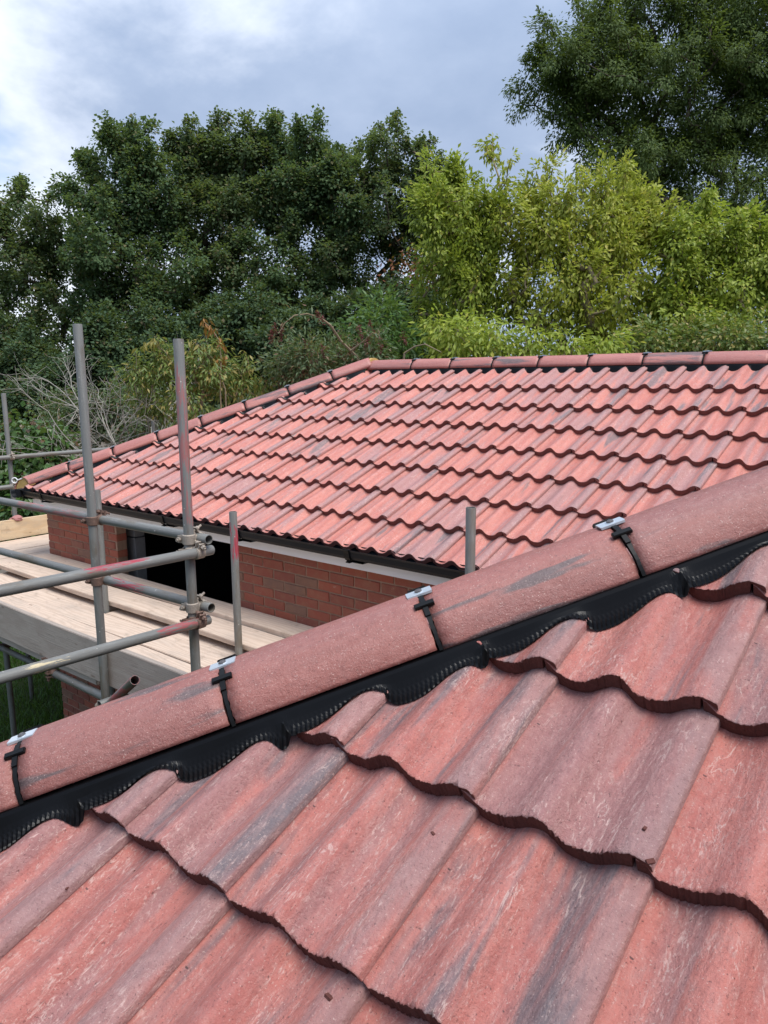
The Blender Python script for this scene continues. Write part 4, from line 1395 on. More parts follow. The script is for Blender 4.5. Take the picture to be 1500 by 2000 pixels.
# ------------------------------------------------------------------ trees and shrubs
BLOBS = {
'A': [(-16.85,9.27,3.13,0.64),(-16.69,9.41,2.13,0.71),(-17.59,9.7,2.69,0.61),(-18.7,8.77,4.08,0.72),(-16.43,9.19,1.19,0.7),(-17.73,9.02,2.75,0.95),(-18.02,8.37,0.64,1.08),(-16.82,8.87,0.74,0.7),(-18.17,8.9,1.73,0.85),(-17.71,8.73,3.61,0.93),(-17.53,9.3,3.56,0.71),(-18.28,8.68,2.65,1.08),(-17.41,9.2,2.39,0.95),(-19.18,8.2,3.26,1.32),(-18.05,8.95,1.49,1.22),(-19.15,8.35,1.27,1.36),(-16.87,9.21,1.55,0.71)],
'B': [(-16.19,9.47,1.75,0.7),(-15.59,10.0,1.64,0.82),(-14.55,10.23,1.7,0.68),(-15.12,9.15,1.02,0.66),(-15.46,10.39,0.97,0.71),(-15.48,10.24,5.05,0.54),(-15.04,10.5,4.47,0.68),(-16.46,10.31,4.71,0.71),(-16.43,9.66,3.88,0.64),(-15.55,10.2,3.89,0.92),(-15.28,10.88,3.86,0.88),(-15.45,9.38,3.01,0.83),(-15.46,10.39,2.81,0.93),(-16.39,9.41,4.1,0.34),(-14.24,10.32,2.35,0.67),(-15.92,9.79,2.12,0.64)],
'C': [(-14.92,11.64,1.94,0.85),(-13.58,11.62,2.07,0.81),(-14.95,11.06,1.56,0.66),(-13.75,11.42,1.17,0.76),(-15.32,11.78,5.27,0.54),(-14.8,12.21,5.44,0.58),(-13.92,12.05,5.08,0.49),(-15.12,11.97,4.81,0.91),(-14.28,12.34,4.64,0.9),(-13.94,12.87,5.54,0.41),(-15.14,11.7,3.74,0.97),(-13.95,12.0,3.52,0.94),(-13.92,12.81,4.66,0.66),(-14.75,11.86,2.68,0.85),(-13.11,12.18,3.55,0.69)],
'D': [(-13.05,12.54,2.11,0.71),(-12.08,12.55,1.81,0.69),(-12.35,12.31,1.15,0.75),(-12.63,11.66,1.57,0.56),(-13.4,12.77,5.36,0.42),(-12.46,12.88,5.31,0.36),(-13.09,13.18,4.89,0.71),(-12.1,12.98,4.57,0.63),(-13.02,12.59,4.15,0.81),(-12.14,13.01,3.98,0.8),(-12.61,12.81,3.36,0.76),(-11.57,13.04,3.48,0.57),(-12.77,11.83,2.59,0.62),(-12.45,12.95,2.46,0.53)],
'E': [(-10.68,14.9,3.51,0.54),(-10.26,14.73,2.54,0.59),(-11.23,14.65,3.2,0.6),(-10.02,14.19,1.8,0.52),(-12.07,13.96,3.66,0.72),(-11.95,12.77,2.71,0.57),(-11.83,14.04,2.38,0.6),(-11.99,13.31,2.09,0.59),(-10.84,14.32,2.55,0.42),(-11.57,14.1,1.66,0.6),(-11.84,14.51,5.67,0.36),(-12.28,14.05,5.21,0.43),(-10.94,13.9,4.83,0.57),(-11.6,13.79,4.54,0.7),(-10.5,14.26,4.67,0.51),(-10.72,14.17,4.3,0.74),(-10.34,14.61,4.71,0.32),(-10.72,15.16,4.03,0.6),(-11.15,13.61,3.83,0.74),(-11.88,13.41,4.34,0.58),(-10.26,14.72,3.01,0.47),(-11.31,14.55,3.56,0.6),(-12.19,13.92,3.12,0.54)],
'F': [(-7.43,18.91,4.63,0.75),(-8.05,17.65,4.72,0.48),(-6.33,19.62,4.94,0.99),(-5.5,20.3,3.88,1.0),(-8.73,17.48,7.5,0.72),(-4.69,20.64,2.64,1.0),(-7.95,18.59,7.41,1.1),(-9.37,17.72,7.17,0.62),(-8.69,18.3,6.71,0.87),(-7.75,19.12,6.95,1.12),(-8.43,18.49,7.61,0.86),(-6.63,19.61,5.91,1.11),(-7.16,18.46,5.19,0.84),(-5.5,20.52,6.24,1.23),(-6.63,19.3,7.52,1.08),(-5.79,20.69,8.18,1.11),(-5.15,21.12,7.35,1.11),(-6.31,20.38,6.61,1.25),(-7.67,19.25,9.11,1.1),(-5.93,20.07,9.1,1.43),(-8.72,18.26,7.62,1.05),(-9.08,17.4,7.34,0.48),(-9.27,17.95,6.75,0.81),(-9.26,17.3,6.29,0.43),(-8.32,18.48,8.14,0.73),(-8.02,19.61,8.43,1.01),(-7.03,19.62,8.5,0.98),(-6.16,20.26,8.47,1.1),(-5.27,20.89,8.1,1.22),(-8.05,18.59,6.98,1.23),(-6.94,18.89,7.03,1.32),(-6.09,20.32,7.12,1.48),(-5.2,21.55,6.79,1.39),(-8.77,17.94,6.18,0.62),(-8.27,18.6,6.0,0.75),(-7.38,19.63,5.95,1.14),(-6.34,20.27,5.78,1.26),(-5.27,20.86,5.24,1.25),(-8.44,18.44,5.41,0.5),(-6.91,19.54,4.78,0.75),(-5.69,19.55,4.36,0.97),(-4.85,20.46,3.82,0.98),(-4.27,21.18,5.81,1.46),(-3.99,20.72,3.4,1.33),(-4.94,20.26,2.62,0.87),(-5.03,19.53,1.5,0.73),(-4.56,20.42,1.65,0.99),(-7.5,18.73,4.96,0.62)],
'G': [(-6.69,11.05,2.37,0.29),(-6.93,10.98,1.82,0.42),(-7.49,10.77,3.09,0.35),(-7.3,11.13,3.01,0.34),(-7.45,10.46,2.52,0.33),(-7.18,10.74,2.53,0.5),(-6.98,11.06,2.14,0.42),(-7.33,10.66,1.97,0.42),(-7.16,10.87,1.49,0.6),(-6.65,11.02,1.38,0.51),(-6.81,11.08,2.61,0.29),(-7.47,10.73,1.17,0.43)],
'H': [(-4.43,12.45,2.29,0.41),(-4.38,12.22,1.4,0.48),(-6.29,11.0,2.47,0.24),(-6.21,10.91,1.59,0.33),(-5.22,11.74,2.05,0.57),(-4.78,12.44,2.56,0.37),(-6.79,11.34,3.68,0.18),(-6.51,10.91,3.32,0.21),(-6.53,11.05,3.11,0.25),(-6.57,11.14,2.85,0.21),(-6.18,11.63,2.96,0.38),(-6.29,11.51,2.48,0.46),(-5.63,11.46,2.54,0.48),(-5.44,11.96,2.83,0.37),(-5.08,12.52,2.95,0.42),(-5.09,11.79,2.37,0.52),(-4.78,12.46,2.5,0.37),(-5.6,11.42,2.19,0.65),(-5.09,12.23,2.09,0.66),(-6.16,11.47,2.03,0.42),(-4.67,12.43,2.14,0.41),(-5.41,11.28,1.39,0.64),(-4.79,11.79,1.23,0.64),(-5.86,11.13,1.09,0.49),(-5.28,11.82,0.7,0.58),(-4.45,12.06,0.68,0.41)],
'I': [(-3.93,12.67,2.46,0.22),(-3.94,12.4,2.12,0.32),(-3.31,12.82,2.17,0.27),(-3.67,12.81,2.0,0.4),(-4.08,12.16,1.89,0.31),(-3.16,12.92,1.73,0.39),(-3.94,12.52,1.53,0.44),(-3.37,12.73,1.28,0.48),(-3.0,13.28,1.45,0.48),(-4.18,12.09,1.28,0.36),(-3.88,11.98,0.8,0.39),(-3.36,12.56,0.65,0.4)],
'J': [(-16.02,7.52,0.26,0.86),(-16.27,6.79,0.05,0.94),(-15.44,8.09,0.04,0.65),(-14.63,7.1,-0.55,0.7)],
'K': [(-14.23,8.47,0.55,0.62),(-14.16,9.27,0.88,0.59),(-14.71,8.47,-0.07,0.75),(-13.77,9.09,0.13,0.85),(-13.51,9.56,0.55,0.53)],
'L': [(-13.35,10.37,0.89,0.66),(-12.62,10.58,0.55,0.76),(-13.03,9.95,0.23,0.75),(-12.39,10.69,1.07,0.48),(-12.08,10.96,0.44,0.65)],
'M': [(-11.33,10.84,0.73,0.52),(-11.26,11.52,1.06,0.51),(-10.84,11.69,0.74,0.69),(-11.61,11.24,0.33,0.65),(-10.37,11.79,0.42,0.63)],
'N': [(-9.74,11.86,1.0,0.51),(-9.69,12.81,1.46,0.43),(-9.93,12.95,0.75,0.76),(-9.29,13.17,0.94,0.59),(-9.16,13.17,0.41,0.64)],
'O': [(-8.41,5.93,0.08,0.27),(-8.04,6.22,0.14,0.3),(-7.93,6.54,0.01,0.27),(-8.03,5.95,-0.24,0.29),(-8.76,5.91,-0.25,0.27),(-7.72,6.81,-0.02,0.25),(-8.17,6.58,0.28,0.21),(-8.54,5.63,0.02,0.17)],
'P': [(-7.07,7.13,0.24,0.24),(-7.11,7.66,0.28,0.24),(-7.38,7.05,0.14,0.2),(-6.66,7.57,0.23,0.2),(-6.5,7.8,0.33,0.18)],
'Q': [(-6.97,8.54,0.93,0.18),(-6.82,8.24,0.63,0.21),(-6.73,8.54,0.64,0.2),(-7.2,8.3,0.72,0.15),(-6.68,8.7,0.43,0.19),(-6.81,8.07,0.35,0.21)],
'R': [(-10.49,5.13,-0.75,0.25),(-10.41,4.89,-0.95,0.27),(-10.13,5.11,-0.98,0.26),(-10.36,4.94,-1.31,0.29),(-9.94,5.09,-1.25,0.25),(-10.68,4.86,-1.54,0.32),(-10.0,4.91,-1.63,0.28),(-10.76,4.65,-1.09,0.29),(-10.02,4.79,-1.97,0.31),(-10.59,4.63,-2.01,0.31)],
'S': [(-3.78,10.66,0.43,0.23),(-3.39,10.97,0.45,0.26),(-2.84,10.89,0.43,0.27),(-2.58,11.44,0.42,0.25),(-4.05,10.42,0.34,0.19)],
'V': [(-11.6,6.2,-0.54,0.33),(-11.34,6.59,-0.42,0.37),(-11.1,6.99,-0.47,0.38),(-11.52,6.57,-0.88,0.34),(-10.52,7.29,-0.39,0.33),(-10.95,6.96,-0.88,0.34),(-12.05,6.18,-0.46,0.3)],
'X': [(-3.49,21.64,2.15,1.5),(-2.62,22.94,2.69,1.92),(-1.2,23.91,2.41,2.03),(0.13,25.3,2.93,2.31),(-3.05,21.85,0.43,1.52),(-1.75,22.63,0.41,1.75),(-0.36,23.85,0.15,1.89),(1.14,26.05,1.04,2.08)],
'U': [(-5.56,8.46,0.46,0.27),(-5.18,8.73,0.45,0.23),(-4.77,8.95,0.38,0.21),(-5.99,8.61,0.61,0.2),(-5.66,8.99,0.68,0.21),(-4.46,9.36,0.38,0.19),(-4.1,9.67,0.38,0.18)],
}



def leaves(name, P, Nrm, A, size, ratio, material, parent, fold=0.25, curl=0.25, kind=None, pointed=True):
    """leaf blades: P base points, Nrm face normals, A axis directions (base to tip)"""
    n = len(P)
    A = A/np.linalg.norm(A, axis=1, keepdims=True)
    B = np.cross(Nrm, A)
    B /= np.linalg.norm(B, axis=1, keepdims=True)+1e-9
    N = np.cross(A, B)
    s = size*RNG.uniform(0.65, 1.25, n)[:, None]
    w = s*ratio*0.5
    base = P
    mid = P + A*s*0.45
    l1 = mid + B*w + N*w*fold
    r1 = mid - B*w + N*w*fold
    tip = P + A*s - N*s*curl*0.5
    v = np.stack([base, l1, tip, r1], 1).reshape(-1, 3)
    return mesh_fast(name, v, 4, [(0, 2, 1), (0, 3, 2)], material, parent, kind)


def rand_dir(n):
    d = RNG.normal(0, 1, (n, 3))
    return d/np.linalg.norm(d, axis=1, keepdims=True)


def grow(base, lean, blobs, nclump, shell=(0.45, 1.0), trunk_top=0.62):
    """clump points in the crown and a branching skeleton that reaches them"""
    bl = np.array(blobs)
    wts = bl[:, 3]**2
    pick = RNG.choice(len(bl), nclump, p=wts/wts.sum())
    rad = RNG.uniform(shell[0]**2.2, shell[1]**2.2, nclump)**(1/2.2)
    C = bl[pick, :3] + rand_dir(nclump)*(bl[pick, 3]*rad)[:, None]
    base = np.array(base, float)
    cen = np.average(bl[:, :3], axis=0, weights=wts)
    top = base + (cen-base)*trunk_top + np.array([0, 0, 0.3])
    top[2] = max(top[2], base[2]+1.0)
    nodes, par = [base], [-1]
    K = 8
    for i in range(1, K+1):
        t = i/K
        p = base + (top-base)*t + np.array([math.sin(t*5+lean)*0.10, math.cos(t*4+lean)*0.10, 0])
        nodes.append(p)
        par.append(i-1)
    nd = np.zeros((len(nodes)+nclump*3+5, 3))
    nd[:len(nodes)] = nodes
    n = len(nodes)
    order = np.argsort(np.linalg.norm(C-top, axis=1))
    tips = []
    for ci in order:
        c = C[ci]
        d = nd[2:n]-c
        dist = np.linalg.norm(d, axis=1)
        cost = dist + 1.3*np.maximum(0, d[:, 2]+0.25*dist)
        j = int(np.argmin(cost))+2
        p0 = nd[j].copy()
        L = dist[j-2]
        pi = j
        nm = 1 if L < 0.7 else 2
        for q in range(1, nm+1):
            t = q/(nm+1)
            p = p0 + (c-p0)*t + RNG.normal(0, 0.06*L, 3) + np.array([0, 0, -0.06*L*math.sin(PI*t)])
            nd[n] = p
            par.append(pi)
            pi = n
            n += 1
        nd[n] = c
        par.append(pi)
        tips.append(n)
        n += 1
    return C, bl[pick], nd[:n], np.array(par), tips, cen


def skeleton_mesh(name, nd, par, tips, r0, rmax, material, parent, sides=5, kind=None):
    cnt = np.zeros(len(nd))
    cnt[tips] = 1
    for i in range(len(nd)-1, 0, -1):
        cnt[par[i]] += cnt[i]
    R = np.minimum(r0*np.maximum(cnt, 1)**0.46, rmax)
    e = np.array([i for i in range(1, len(nd))])
    p1, p0 = nd[e], nd[par[e]]
    ra, rb = np.minimum(R[par[e]], R[e]*1.35), R[e]
    t = p1-p0
    t /= np.linalg.norm(t, axis=1, keepdims=True)+1e-9
    ref = np.where(np.abs(t[:, 2:3]) < 0.9, np.array([[0, 0, 1.0]]), np.array([[1.0, 0, 0]]))
    a = np.cross(t, ref)
    a /= np.linalg.norm(a, axis=1, keepdims=True)
    b = np.cross(t, a)
    w = 2*PI*np.arange(sides)/sides
    ringv = a[:, None, :]*np.cos(w)[None, :, None] + b[:, None, :]*np.sin(w)[None, :, None]
    v = np.concatenate([p0[:, None, :]+ringv*ra[:, None, None], (p1+t*rb[:, None]*0.3)[:, None, :]+ringv*rb[:, None, None]], 1).reshape(-1, 3)
    pat = [(k, (k+1) % sides, sides+(k+1) % sides, sides+k) for k in range(sides)]
    return mesh_fast(name, v, 2*sides, pat, material, parent, kind, True)


def tree(name, label, cat, key, nclump, per, lsize, ratio, leafmat, group=None, droop=0.0, sigma=0.24, bark=None, trunk_r=0.20, r0=0.006,
         base=None, shell=(0.4, 1.0), trunk='trunk', crown='crown', trunk_top=0.62, spray=0.5, sprigs=0, plume=0.4, pdir=(0.7, 0.5, 0.6)):
    bl = BLOBS[key]
    arr = np.array(bl)
    if base is None:
        c = np.average(arr[:, :2], axis=0, weights=arr[:, 3]**2)
        base = (c[0], c[1], -Z0-0.05)
    root = empty(name, base, label, cat, group)
    C, blob, nd, par, tips, cen = grow(base, len(label), bl, nclump, shell, trunk_top)
    if sprigs:
        # leading shoots above the crown's top and sides: short chains of small tufts
        o0 = C-blob[:, :3]
        o0 /= np.linalg.norm(o0, axis=1, keepdims=True)+1e-9
        cand = np.argsort(-(o0[:, 2]*0.9 + (C[:, 2]-cen[2])*0.35 + RNG.uniform(0, 0.7, nclump)))[:sprigs]
        xc, xb, xn, xp, n0 = [], [], [], [], len(nd)
        for ci in cand:
            d = o0[ci]*0.5 + np.array([0, 0, 1.0]) + RNG.normal(0, 0.22, 3)
            d /= np.linalg.norm(d)
            p, pi = C[ci].copy(), int(np.argmin(np.linalg.norm(nd-C[ci], axis=1)))
            for q in range(RNG.integers(1, 4)):
                p = p + d*sigma*RNG.uniform(0.6, 1.0)
                d = d + RNG.normal(0, 0.15, 3)
                xc.append(p); xb.append(blob[ci]); xn.append(p); xp.append(pi)
                pi = n0+len(xn)-1
        tips = list(tips)+list(range(n0, n0+len(xn)))
        nd, par = np.concatenate([nd, np.array(xn)]), np.concatenate([par, np.array(xp)])
        C, blob = np.concatenate([C, np.array(xc)]), np.concatenate([blob, np.array(xb)])
    nc = len(C)
    skeleton_mesh(trunk, nd, par, tips, r0, trunk_r, bark or M_BARK, root)
    # leaves: sprays round each clump, the clumps of uneven size
    sc = np.concatenate([RNG.uniform(0.55, 1.35, nclump), RNG.uniform(0.35, 0.62, nc-nclump)])
    num = np.maximum(6, (per*sc**2*RNG.uniform(0.6, 1.3, nc))).astype(int)
    idx = np.repeat(np.arange(nc), num)
    out = C-blob[:, :3]
    out /= np.linalg.norm(out, axis=1, keepdims=True)+1e-9
    # each clump is a spray along its own shoot
    pd = out*pdir[0] + np.array([0, 0, 1.0])*pdir[1] + rand_dir(nc)*pdir[2]
    pd /= np.linalg.norm(pd, axis=1, keepdims=True)
    g = np.clip(RNG.normal(0, 1, (len(idx), 3)), -1.9, 1.9)*np.array([1, 1, 0.75])*sigma
    tt = RNG.uniform(-0.5, 0.5, len(idx))
    off = (pd[idx]*(tt*plume)[:, None] + g*(0.95-0.75*tt)[:, None])*sc[idx][:, None]
    P = C[idx] + off
    up_ = np.array([0, 0, 1.0])
    o = out[idx]
    if droop > 0:
        A = rand_dir(len(idx))*0.55 + o*0.35 - up_*droop + off/(sigma*2.2)
        Nr = o*0.6 + up_*0.55 + rand_dir(len(idx))*0.55
    else:
        A = off/(sigma*1.2)*spray + rand_dir(len(idx))*0.6 - up_*0.25
        Nr = up_*0.75 + o*0.35 + rand_dir(len(idx))*0.5
    leaves(crown, P, Nr, A, lsize, ratio, leafmat, root)
    return root


L_DARK = leaf_material('maple leaf', (0.049, 0.100, 0.040), (0.103, 0.160, 0.060), (0.167, 0.153, 0.067), 0.08, 0.40, 0.75)
L_DARK2 = leaf_material('maple leaf olive', (0.054, 0.099, 0.038), (0.110, 0.152, 0.058), (0.168, 0.146, 0.069), 0.10, 0.40, 0.75)
L_ASH = leaf_material('ash leaf', (0.054, 0.096, 0.021), (0.110, 0.158, 0.036), None, 0, 0.38, 0.7)
L_YEL = leaf_material('yellow green leaf', (0.280, 0.335, 0.038), (0.450, 0.460, 0.066), (0.50, 0.44, 0.08), 0.08, 0.45, 0.5)
L_YEL2 = leaf_material('green leaf', (0.235, 0.320, 0.038), (0.390, 0.440, 0.062), (0.46, 0.42, 0.07), 0.05, 0.45, 0.5)
L_UNDER = leaf_material('dark undergrowth leaf', (0.033, 0.072, 0.031), (0.077, 0.124, 0.051), (0.141, 0.119, 0.059), 0.06, 0.28, 0.75)
L_SHRUB = leaf_material('shrub leaf', (0.100, 0.170, 0.035), (0.200, 0.240, 0.060), (0.34, 0.28, 0.08), 0.22, 0.38, 0.45)
L_ELDER = leaf_material('elder leaf', (0.055, 0.130, 0.030), (0.105, 0.190, 0.050), None, 0, 0.38, 0.45)
L_LILAC = leaf_material('lilac leaf', (0.050, 0.115, 0.028), (0.095, 0.165, 0.045), (0.13, 0.075, 0.04), 0.10, 0.32, 0.32)
L_RUST = leaf_material('rusty dead leaf', (0.150, 0.045, 0.020), (0.260, 0.085, 0.030), None, 0, 0.3)
L_RED = leaf_material('dark red flower spike', (0.120, 0.022, 0.030), (0.200, 0.060, 0.050), None, 0, 0.2)
L_BUD = leaf_material('grey green leaf', (0.072, 0.120, 0.054), (0.138, 0.180, 0.078), (0.204, 0.120, 0.072), 0.14, 0.35)

TG = 'tall dark trees beyond the far roof'
tree('maple_tree', 'lowest dark tree at the far left edge, thin crown against the sky', 'tree', 'A', 210, 175, 0.074, 0.85, L_DARK2, TG, sigma=0.105, plume=0.45, sprigs=60)
tree('maple_tree', 'dark tree with a pointed top, left of the row above the two tall uprights', 'tree', 'B', 300, 210, 0.074, 0.85, L_DARK, TG, sigma=0.115, plume=0.5, sprigs=90)
tree('maple_tree', 'broad dark tree whose round top stands second in the row', 'tree', 'C', 300, 205, 0.074, 0.85, L_DARK2, TG, sigma=0.115, plume=0.5, sprigs=90)
tree('maple_tree', 'dark tree in the middle of the row with ragged narrow tips', 'tree', 'D', 270, 190, 0.072, 0.85, L_DARK, TG, sigma=0.110, plume=0.5, sprigs=90)
tree('maple_tree', 'dark tree with many bare limbs and the sky shining through, right end of the row', 'tree', 'E', 250, 165, 0.072, 0.85, L_DARK2, TG, shell=(0.66, 1.0), r0=0.009, sigma=0.105, plume=0.45, sprigs=80)
tree('ash_tree', 'tallest tree, deep green and drooping, filling the top right corner', 'tree', 'F', 900, 200, 0.095, 0.42, L_ASH, None, droop=0.55, sigma=0.135, trunk_r=0.34, sprigs=140, plume=0.62, pdir=(0.7, -0.35, 0.45))
YG = 'yellow green trees behind the ridge'
tree('box_elder', 'yellow green tree nearest the dark row, its rounded top beside the sky', 'tree', 'G', 190, 95, 0.086, 0.48, L_YEL2, YG, droop=0.75, sigma=0.085, plume=0.62, pdir=(0.4, 0.8, 0.4), sprigs=60, trunk_r=0.11, bark=M_STEM)
tree('box_elder', 'large yellow green tree with a thin spire, centre of the lighter trees', 'tree', 'H', 330, 95, 0.086, 0.48, L_YEL, YG, droop=0.75, sigma=0.085, plume=0.62, pdir=(0.4, 0.8, 0.4), sprigs=100, trunk_r=0.13, bark=M_STEM)
tree('box_elder', 'spreading yellow green tree at the right edge before the tallest tree', 'tree', 'I', 210, 100, 0.086, 0.50, L_YEL2, YG, droop=0.75, sigma=0.090, plume=0.50, pdir=(0.5, 0.5, 0.5), sprigs=70, trunk_r=0.11, bark=M_STEM)
HG = 'dark undergrowth below the row of trees'
for key, lb in (('J', 'dark leafy bush at the left edge above the small lilac'), ('K', 'dark bush behind the tops of the two tall uprights'), ('L', 'dark bush behind the yellowing shrub'),
                ('M', 'dark bush behind the long arching stem'), ('N', 'dark bush between the bare limbed tree and the yellow green trees')):
    tree('dark_shrub', lb, 'shrub', key, 190, 190, 0.080, 0.75, L_UNDER, HG, sigma=0.125, plume=0.5, sprigs=40, trunk_r=0.08, trunk='stem', crown='foliage', trunk_top=0.7, shell=(0.3, 1.0))
tree('maple_tree', 'dark tree at the far right behind the tallest tree, beyond the right edge', 'tree', 'X', 200, 150, 0.085, 0.85, L_DARK, None, sigma=0.14, plume=0.5, sprigs=40)
tree('yellowing_shrub', 'yellowing shrub with hanging leaves, behind the hip left of the ridge corner', 'shrub', 'O', 105, 46, 0.080, 0.34, L_SHRUB, None, plume=0.30, droop=0.9, sigma=0.085, sprigs=30, trunk_r=0.03, r0=0.003, trunk='stem', crown='foliage', trunk_top=0.75, bark=M_STEM)
bud = tree('butterfly_bush', 'straggling bush with dark red seed heads by the ridge corner', 'shrub', 'P', 130, 48, 0.075, 0.30, L_BUD, None, plume=0.30, droop=0.2, sigma=0.11, trunk_r=0.03, r0=0.0035, trunk='stem', crown='foliage', trunk_top=0.75, bark=M_STEM)
tree('elder_bush', 'fresh green elder shoot standing above the ridge corner', 'shrub', 'Q', 60, 44, 0.110, 0.36, L_ELDER, None, plume=0.30, droop=0.25, sigma=0.11, trunk_r=0.025, r0=0.004, trunk='stem', crown='foliage', trunk_top=0.85)
tree('lilac_bush', 'small lilac with glossy heart shaped leaves and brown seed heads beside the left guard rails', 'shrub', 'R', 210, 34, 0.095, 0.80, L_LILAC, None, plume=0.30, droop=0.65, sigma=0.12, trunk_r=0.03, r0=0.003, trunk='stem', crown='foliage', trunk_top=0.8)
tree('green_shrub', 'low dull green shrub just over the ridge at the right edge', 'shrub', 'S', 150, 48, 0.075, 0.50, L_SHRUB, None, plume=0.30, droop=0.5, sigma=0.12, trunk_r=0.03, r0=0.003, trunk='stem', crown='foliage', trunk_top=0.8)
tree('young_box_elder', 'low yellow green growth touching the ridge tiles below the lighter trees', 'shrub', 'U', 110, 36, 0.100, 0.40, L_YEL2, None, plume=0.30, droop=0.7, sigma=0.12, trunk_r=0.03, r0=0.003, trunk='stem', crown='foliage', trunk_top=0.8, bark=M_STEM)

tree('scrub_bush', 'low brown green scrub behind the dead grey bush', 'shrub', 'V', 150, 70, 0.065, 0.5, L_BUD, None, plume=0.35, droop=0.3, sigma=0.10, trunk_r=0.03, r0=0.003, trunk='stem', crown='foliage', trunk_top=0.75, bark=M_STEM)


def seed_heads(parent, pts, material, name='seed_head', n=90, size=0.03, length=0.16):
    for (x, y, z) in pts:
        t = RNG.uniform(0, 1, n)
        d = np.array([RNG.normal(0, 0.4), RNG.normal(0, 0.4), -0.8 if RNG.random() < 0.5 else 0.9])
        d /= np.linalg.norm(d)
        P = np.array([x, y, z]) + d[None, :]*(t[:, None]*length) + RNG.normal(0, 1, (n, 3))*(0.024*(1.05-t))[:, None]
        leaves(name, P, rand_dir(n), rand_dir(n), size, 0.5, material, parent, kind='stuff')


bp = np.array(BLOBS['P'])
seed_heads(bud, [tuple(bp[RNG.integers(len(bp)), :3]+RNG.normal(0, 0.16, 3)+np.array([0, 0, 0.08])) for _ in range(26)], L_RED)
lil = bpy.data.objects['lilac_bush']
lp = np.array(BLOBS['R'])
seed_heads(lil, [tuple(lp[RNG.integers(len(lp)), :3]+RNG.normal(0, 0.15, 3)+np.array([0.05, -0.12, 0.05])) for _ in range(22)],
           leaf_material('brown seed head', (0.075, 0.035, 0.022), (0.150, 0.080, 0.050)), size=0.026, length=0.14)
# the long arching stem with its hanging spikes
arch = empty('arching_stem', (-6.9, 7.6, -Z0), 'long bare stem arching left over the ridge corner, red spike at its tip', 'stem')
mb = MB()
mb.tube([(-6.491, 7.48, 0.262), (-6.558, 7.215, 0.482), (-6.539, 7.009, 0.661), (-6.576, 6.868, 0.747), (-6.703, 6.775, 0.792), (-6.749, 6.601, 0.766), (-6.835, 6.509, 0.668), (-6.872, 6.454, 0.559)], [0.017, 0.015, 0.013, 0.011, 0.009, 0.008, 0.006, 0.005], 6)
mb.tube([(-6.511, 7.355, 0.357), (-6.321, 7.407, 0.48), (-6.185, 7.407, 0.57), (-6.111, 7.459, 0.531)], [0.012, 0.009, 0.007, 0.005], 6)
mb.tube([(-5.972, 7.785, 0.321), (-5.818, 7.797, 0.4), (-5.66, 7.801, 0.426), (-5.431, 7.832, 0.32)], [0.013, 0.010, 0.008, 0.005], 6)
mb.tube([(-6.9, 7.6, -Z0), (-6.491, 7.48, 0.262)], [0.03, 0.018], 6)
mb.tube([(-6.5, 7.7, -Z0), (-5.972, 7.785, 0.321)], [0.03, 0.014], 6)
mb.part('stem', [M_STEM], arch)
seed_heads(arch, [(-6.993, 6.481, 0.534), (-7.018, 6.441, 0.454), (-6.546, 6.881, 0.698), (-6.92, 6.561, 0.626)], L_RED, length=0.15)
P = np.array([(-6.993, 6.481, 0.534), (-6.92, 6.561, 0.626), (-6.703, 6.775, 0.792), (-6.835, 6.509, 0.668), (-6.185, 7.407, 0.57)])
P = np.repeat(P, 26, axis=0)+RNG.normal(0, 0.07, (26*len(P), 3))
leaves('foliage', P, rand_dir(len(P)), rand_dir(len(P))-np.array([0, 0, 0.4]), 0.085, 0.28, L_BUD, arch)

# bare bush
dead = empty('bare_bush', (-9.6, 5.9, -Z0), 'dead grey bush of bare forking twigs behind the left hip', 'shrub')
def twigs(root, start, dirs, L, depth, mb, r, rg, keep=0.93):
    for d in dirs:
        p = np.array(start, float)
        pts = [p]
        d = np.array(d, float)
        n = 4
        for i in range(n):
            d = d + rg.normal(0, 0.16, 3) + np.array([0, 0, 0.02])
            d /= np.linalg.norm(d)
            p = p + d*L/n
            pts.append(p)
        mb.tube(pts, [r*(1-0.45*i/n) for i in range(n+1)], 5, 0, cap=False)
        if depth > 0:
            for q in range(1, n+1):
                for _ in range(2 if q == n else 1):
                    nd_ = d*0.75 + rg.normal(0, 0.55, 3)
                    nd_ /= np.linalg.norm(nd_)
                    twigs(root, pts[q], [nd_], L*rg.uniform(0.5, 0.72), depth-1, mb, r*0.56, rg)
rg = np.random.default_rng(5)
mb = MB()
b0 = (-9.75, 5.95, -Z0)
stems = []
for i in range(7):
    a = i*0.9
    s0 = np.array(b0)+np.array([0.12*math.cos(a), 0.12*math.sin(a), 0])
    s1 = np.array([-9.75+0.65*math.cos(a)+0.15, 5.95+0.55*math.sin(a), -0.85+0.35*math.sin(a*2.2)])
    mb.tube([s0, (s0+s1)/2+np.array([0.1*math.cos(a), 0.1*math.sin(a), 0.1]), s1], [0.020, 0.016, 0.011], 5)
    for j in range(3):
        d = np.array([math.cos(a)*0.7, math.sin(a)*0.6, 0.9])+rg.normal(0, 0.4, 3)
        stems.append((s1, d/np.linalg.norm(d)))
for s1, d in stems:
    twigs(None, s1, [d], 0.74, 2, mb, 0.0095, rg)
mb.part('twig', [M_TWIG], dead, kind='stuff')
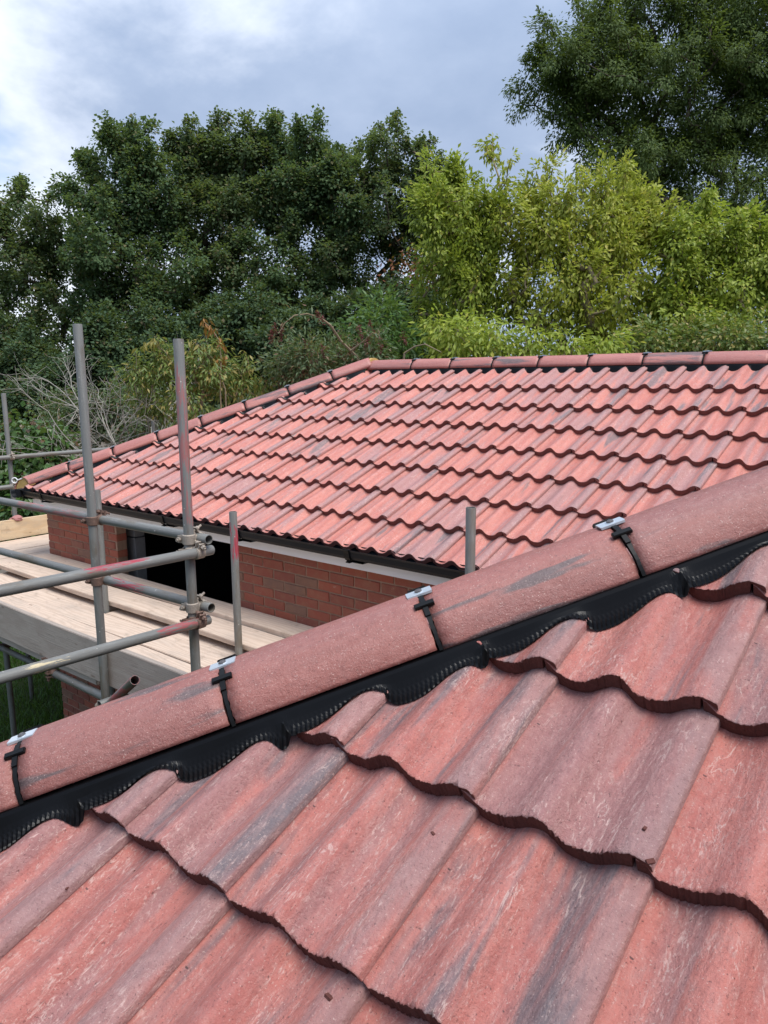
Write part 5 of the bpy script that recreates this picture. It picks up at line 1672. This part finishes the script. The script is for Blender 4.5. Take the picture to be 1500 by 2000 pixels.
# rusty spray of dead leaves in front of the bare limbed tree
rs = empty('rusty_branch', (-9.57, 13.0, -Z0), 'patch of rust brown dead leaves between the dark tree and the yellow green trees', 'branch')
P = np.array([-9.57, 13.0, 2.19]) + RNG.normal(0, 1, (420, 3))*np.array([0.34, 0.3, 0.26])
leaves('foliage', P, rand_dir(420), rand_dir(420)-np.array([0, 0, 0.5]), 0.10, 0.5, L_RUST, rs)
mb = MB()
mb.tube([(-9.57, 13.0, -Z0), (-9.7, 13.05, -1.0), (-9.5, 13.0, 1.4), (-9.57, 13.0, 2.3)], [0.05, 0.04, 0.025, 0.01], 6)
mb.part('stem', [M_BARK], rs)
# tall thin shoots with drooping leaf tufts by the yellowing shrub
sh = empty('tall_shoots', (-8.19, 5.88, -Z0), 'thin tall shoots with drooping yellow and orange leaf tufts, behind the rusty upright', 'shoots')
L_TUFT = leaf_material('yellow tuft leaf', (0.24, 0.22, 0.05), (0.34, 0.28, 0.07), None, 0, 0.4)
L_ORANGE = leaf_material('orange tuft leaf', (0.26, 0.10, 0.025), (0.34, 0.16, 0.04), None, 0, 0.4)
for pts, lm in (([(-8.193, 5.88, -0.114), (-8.252, 5.904, 0.197), (-8.343, 5.862, 0.34), (-8.486, 5.779, 0.483), (-8.56, 5.713, 0.458)], L_TUFT), ([(-7.708, 6.273, -0.117), (-7.849, 6.241, 0.239), (-7.993, 6.16, 0.401), (-8.088, 6.101, 0.48), (-8.106, 6.06, 0.364)], L_TUFT), ([(-7.759, 6.232, -0.117), (-7.791, 6.295, 0.271), (-7.835, 6.311, 0.497), (-7.934, 6.267, 0.659), (-8.003, 6.227, 0.724)], L_ORANGE)):
    mb = MB()
    mb.tube([(pts[0][0], pts[0][1], -Z0)]+pts, [0.012, 0.009, 0.007, 0.006, 0.005, 0.003], 5)
    mb.part('stem', [M_STEM], sh)
    for p in pts[1:]:
        n = 16
        P = np.array(p)+RNG.normal(0, 0.035, (n, 3))
        A_ = rand_dir(n)*0.7-np.array([0, 0, 0.9])
        leaves('leaf_tuft', P, rand_dir(n)+np.array([0, 0, 1.0]), A_, 0.105, 0.30, lm, sh, kind='stuff')

# garden fence behind the bare bush
gf = empty('garden_fence', (-11.2, 7.2, -Z0), 'weathered timber garden fence behind the bare grey bush', 'fence')
fa, fb = np.array([-14.6, 6.2, 0]), np.array([-7.6, 11.0, 0])
n = 56
pan = []
for i in range(n):
    t0, t1 = i/n, (i+0.96)/n
    a, b_ = fa+(fb-fa)*t0, fa+(fb-fa)*t1
    d = (b_-a)
    L = np.linalg.norm(d)
    x = Vector(d/L)
    m = Matrix.Translation((a[0], a[1], 0)) @ Matrix((x, Vector((0, 0, 1)).cross(x), Vector((0, 0, 1)))).transposed().to_4x4()
    q = MB()
    off = 0.012 if i % 2 else 0.0
    q.box((0, off, -Z0), (L, off+0.016, -1.02+0.012*math.sin(i*1.7)), 0, m)
    q.part('fence_board', [M_WOODG], gf)
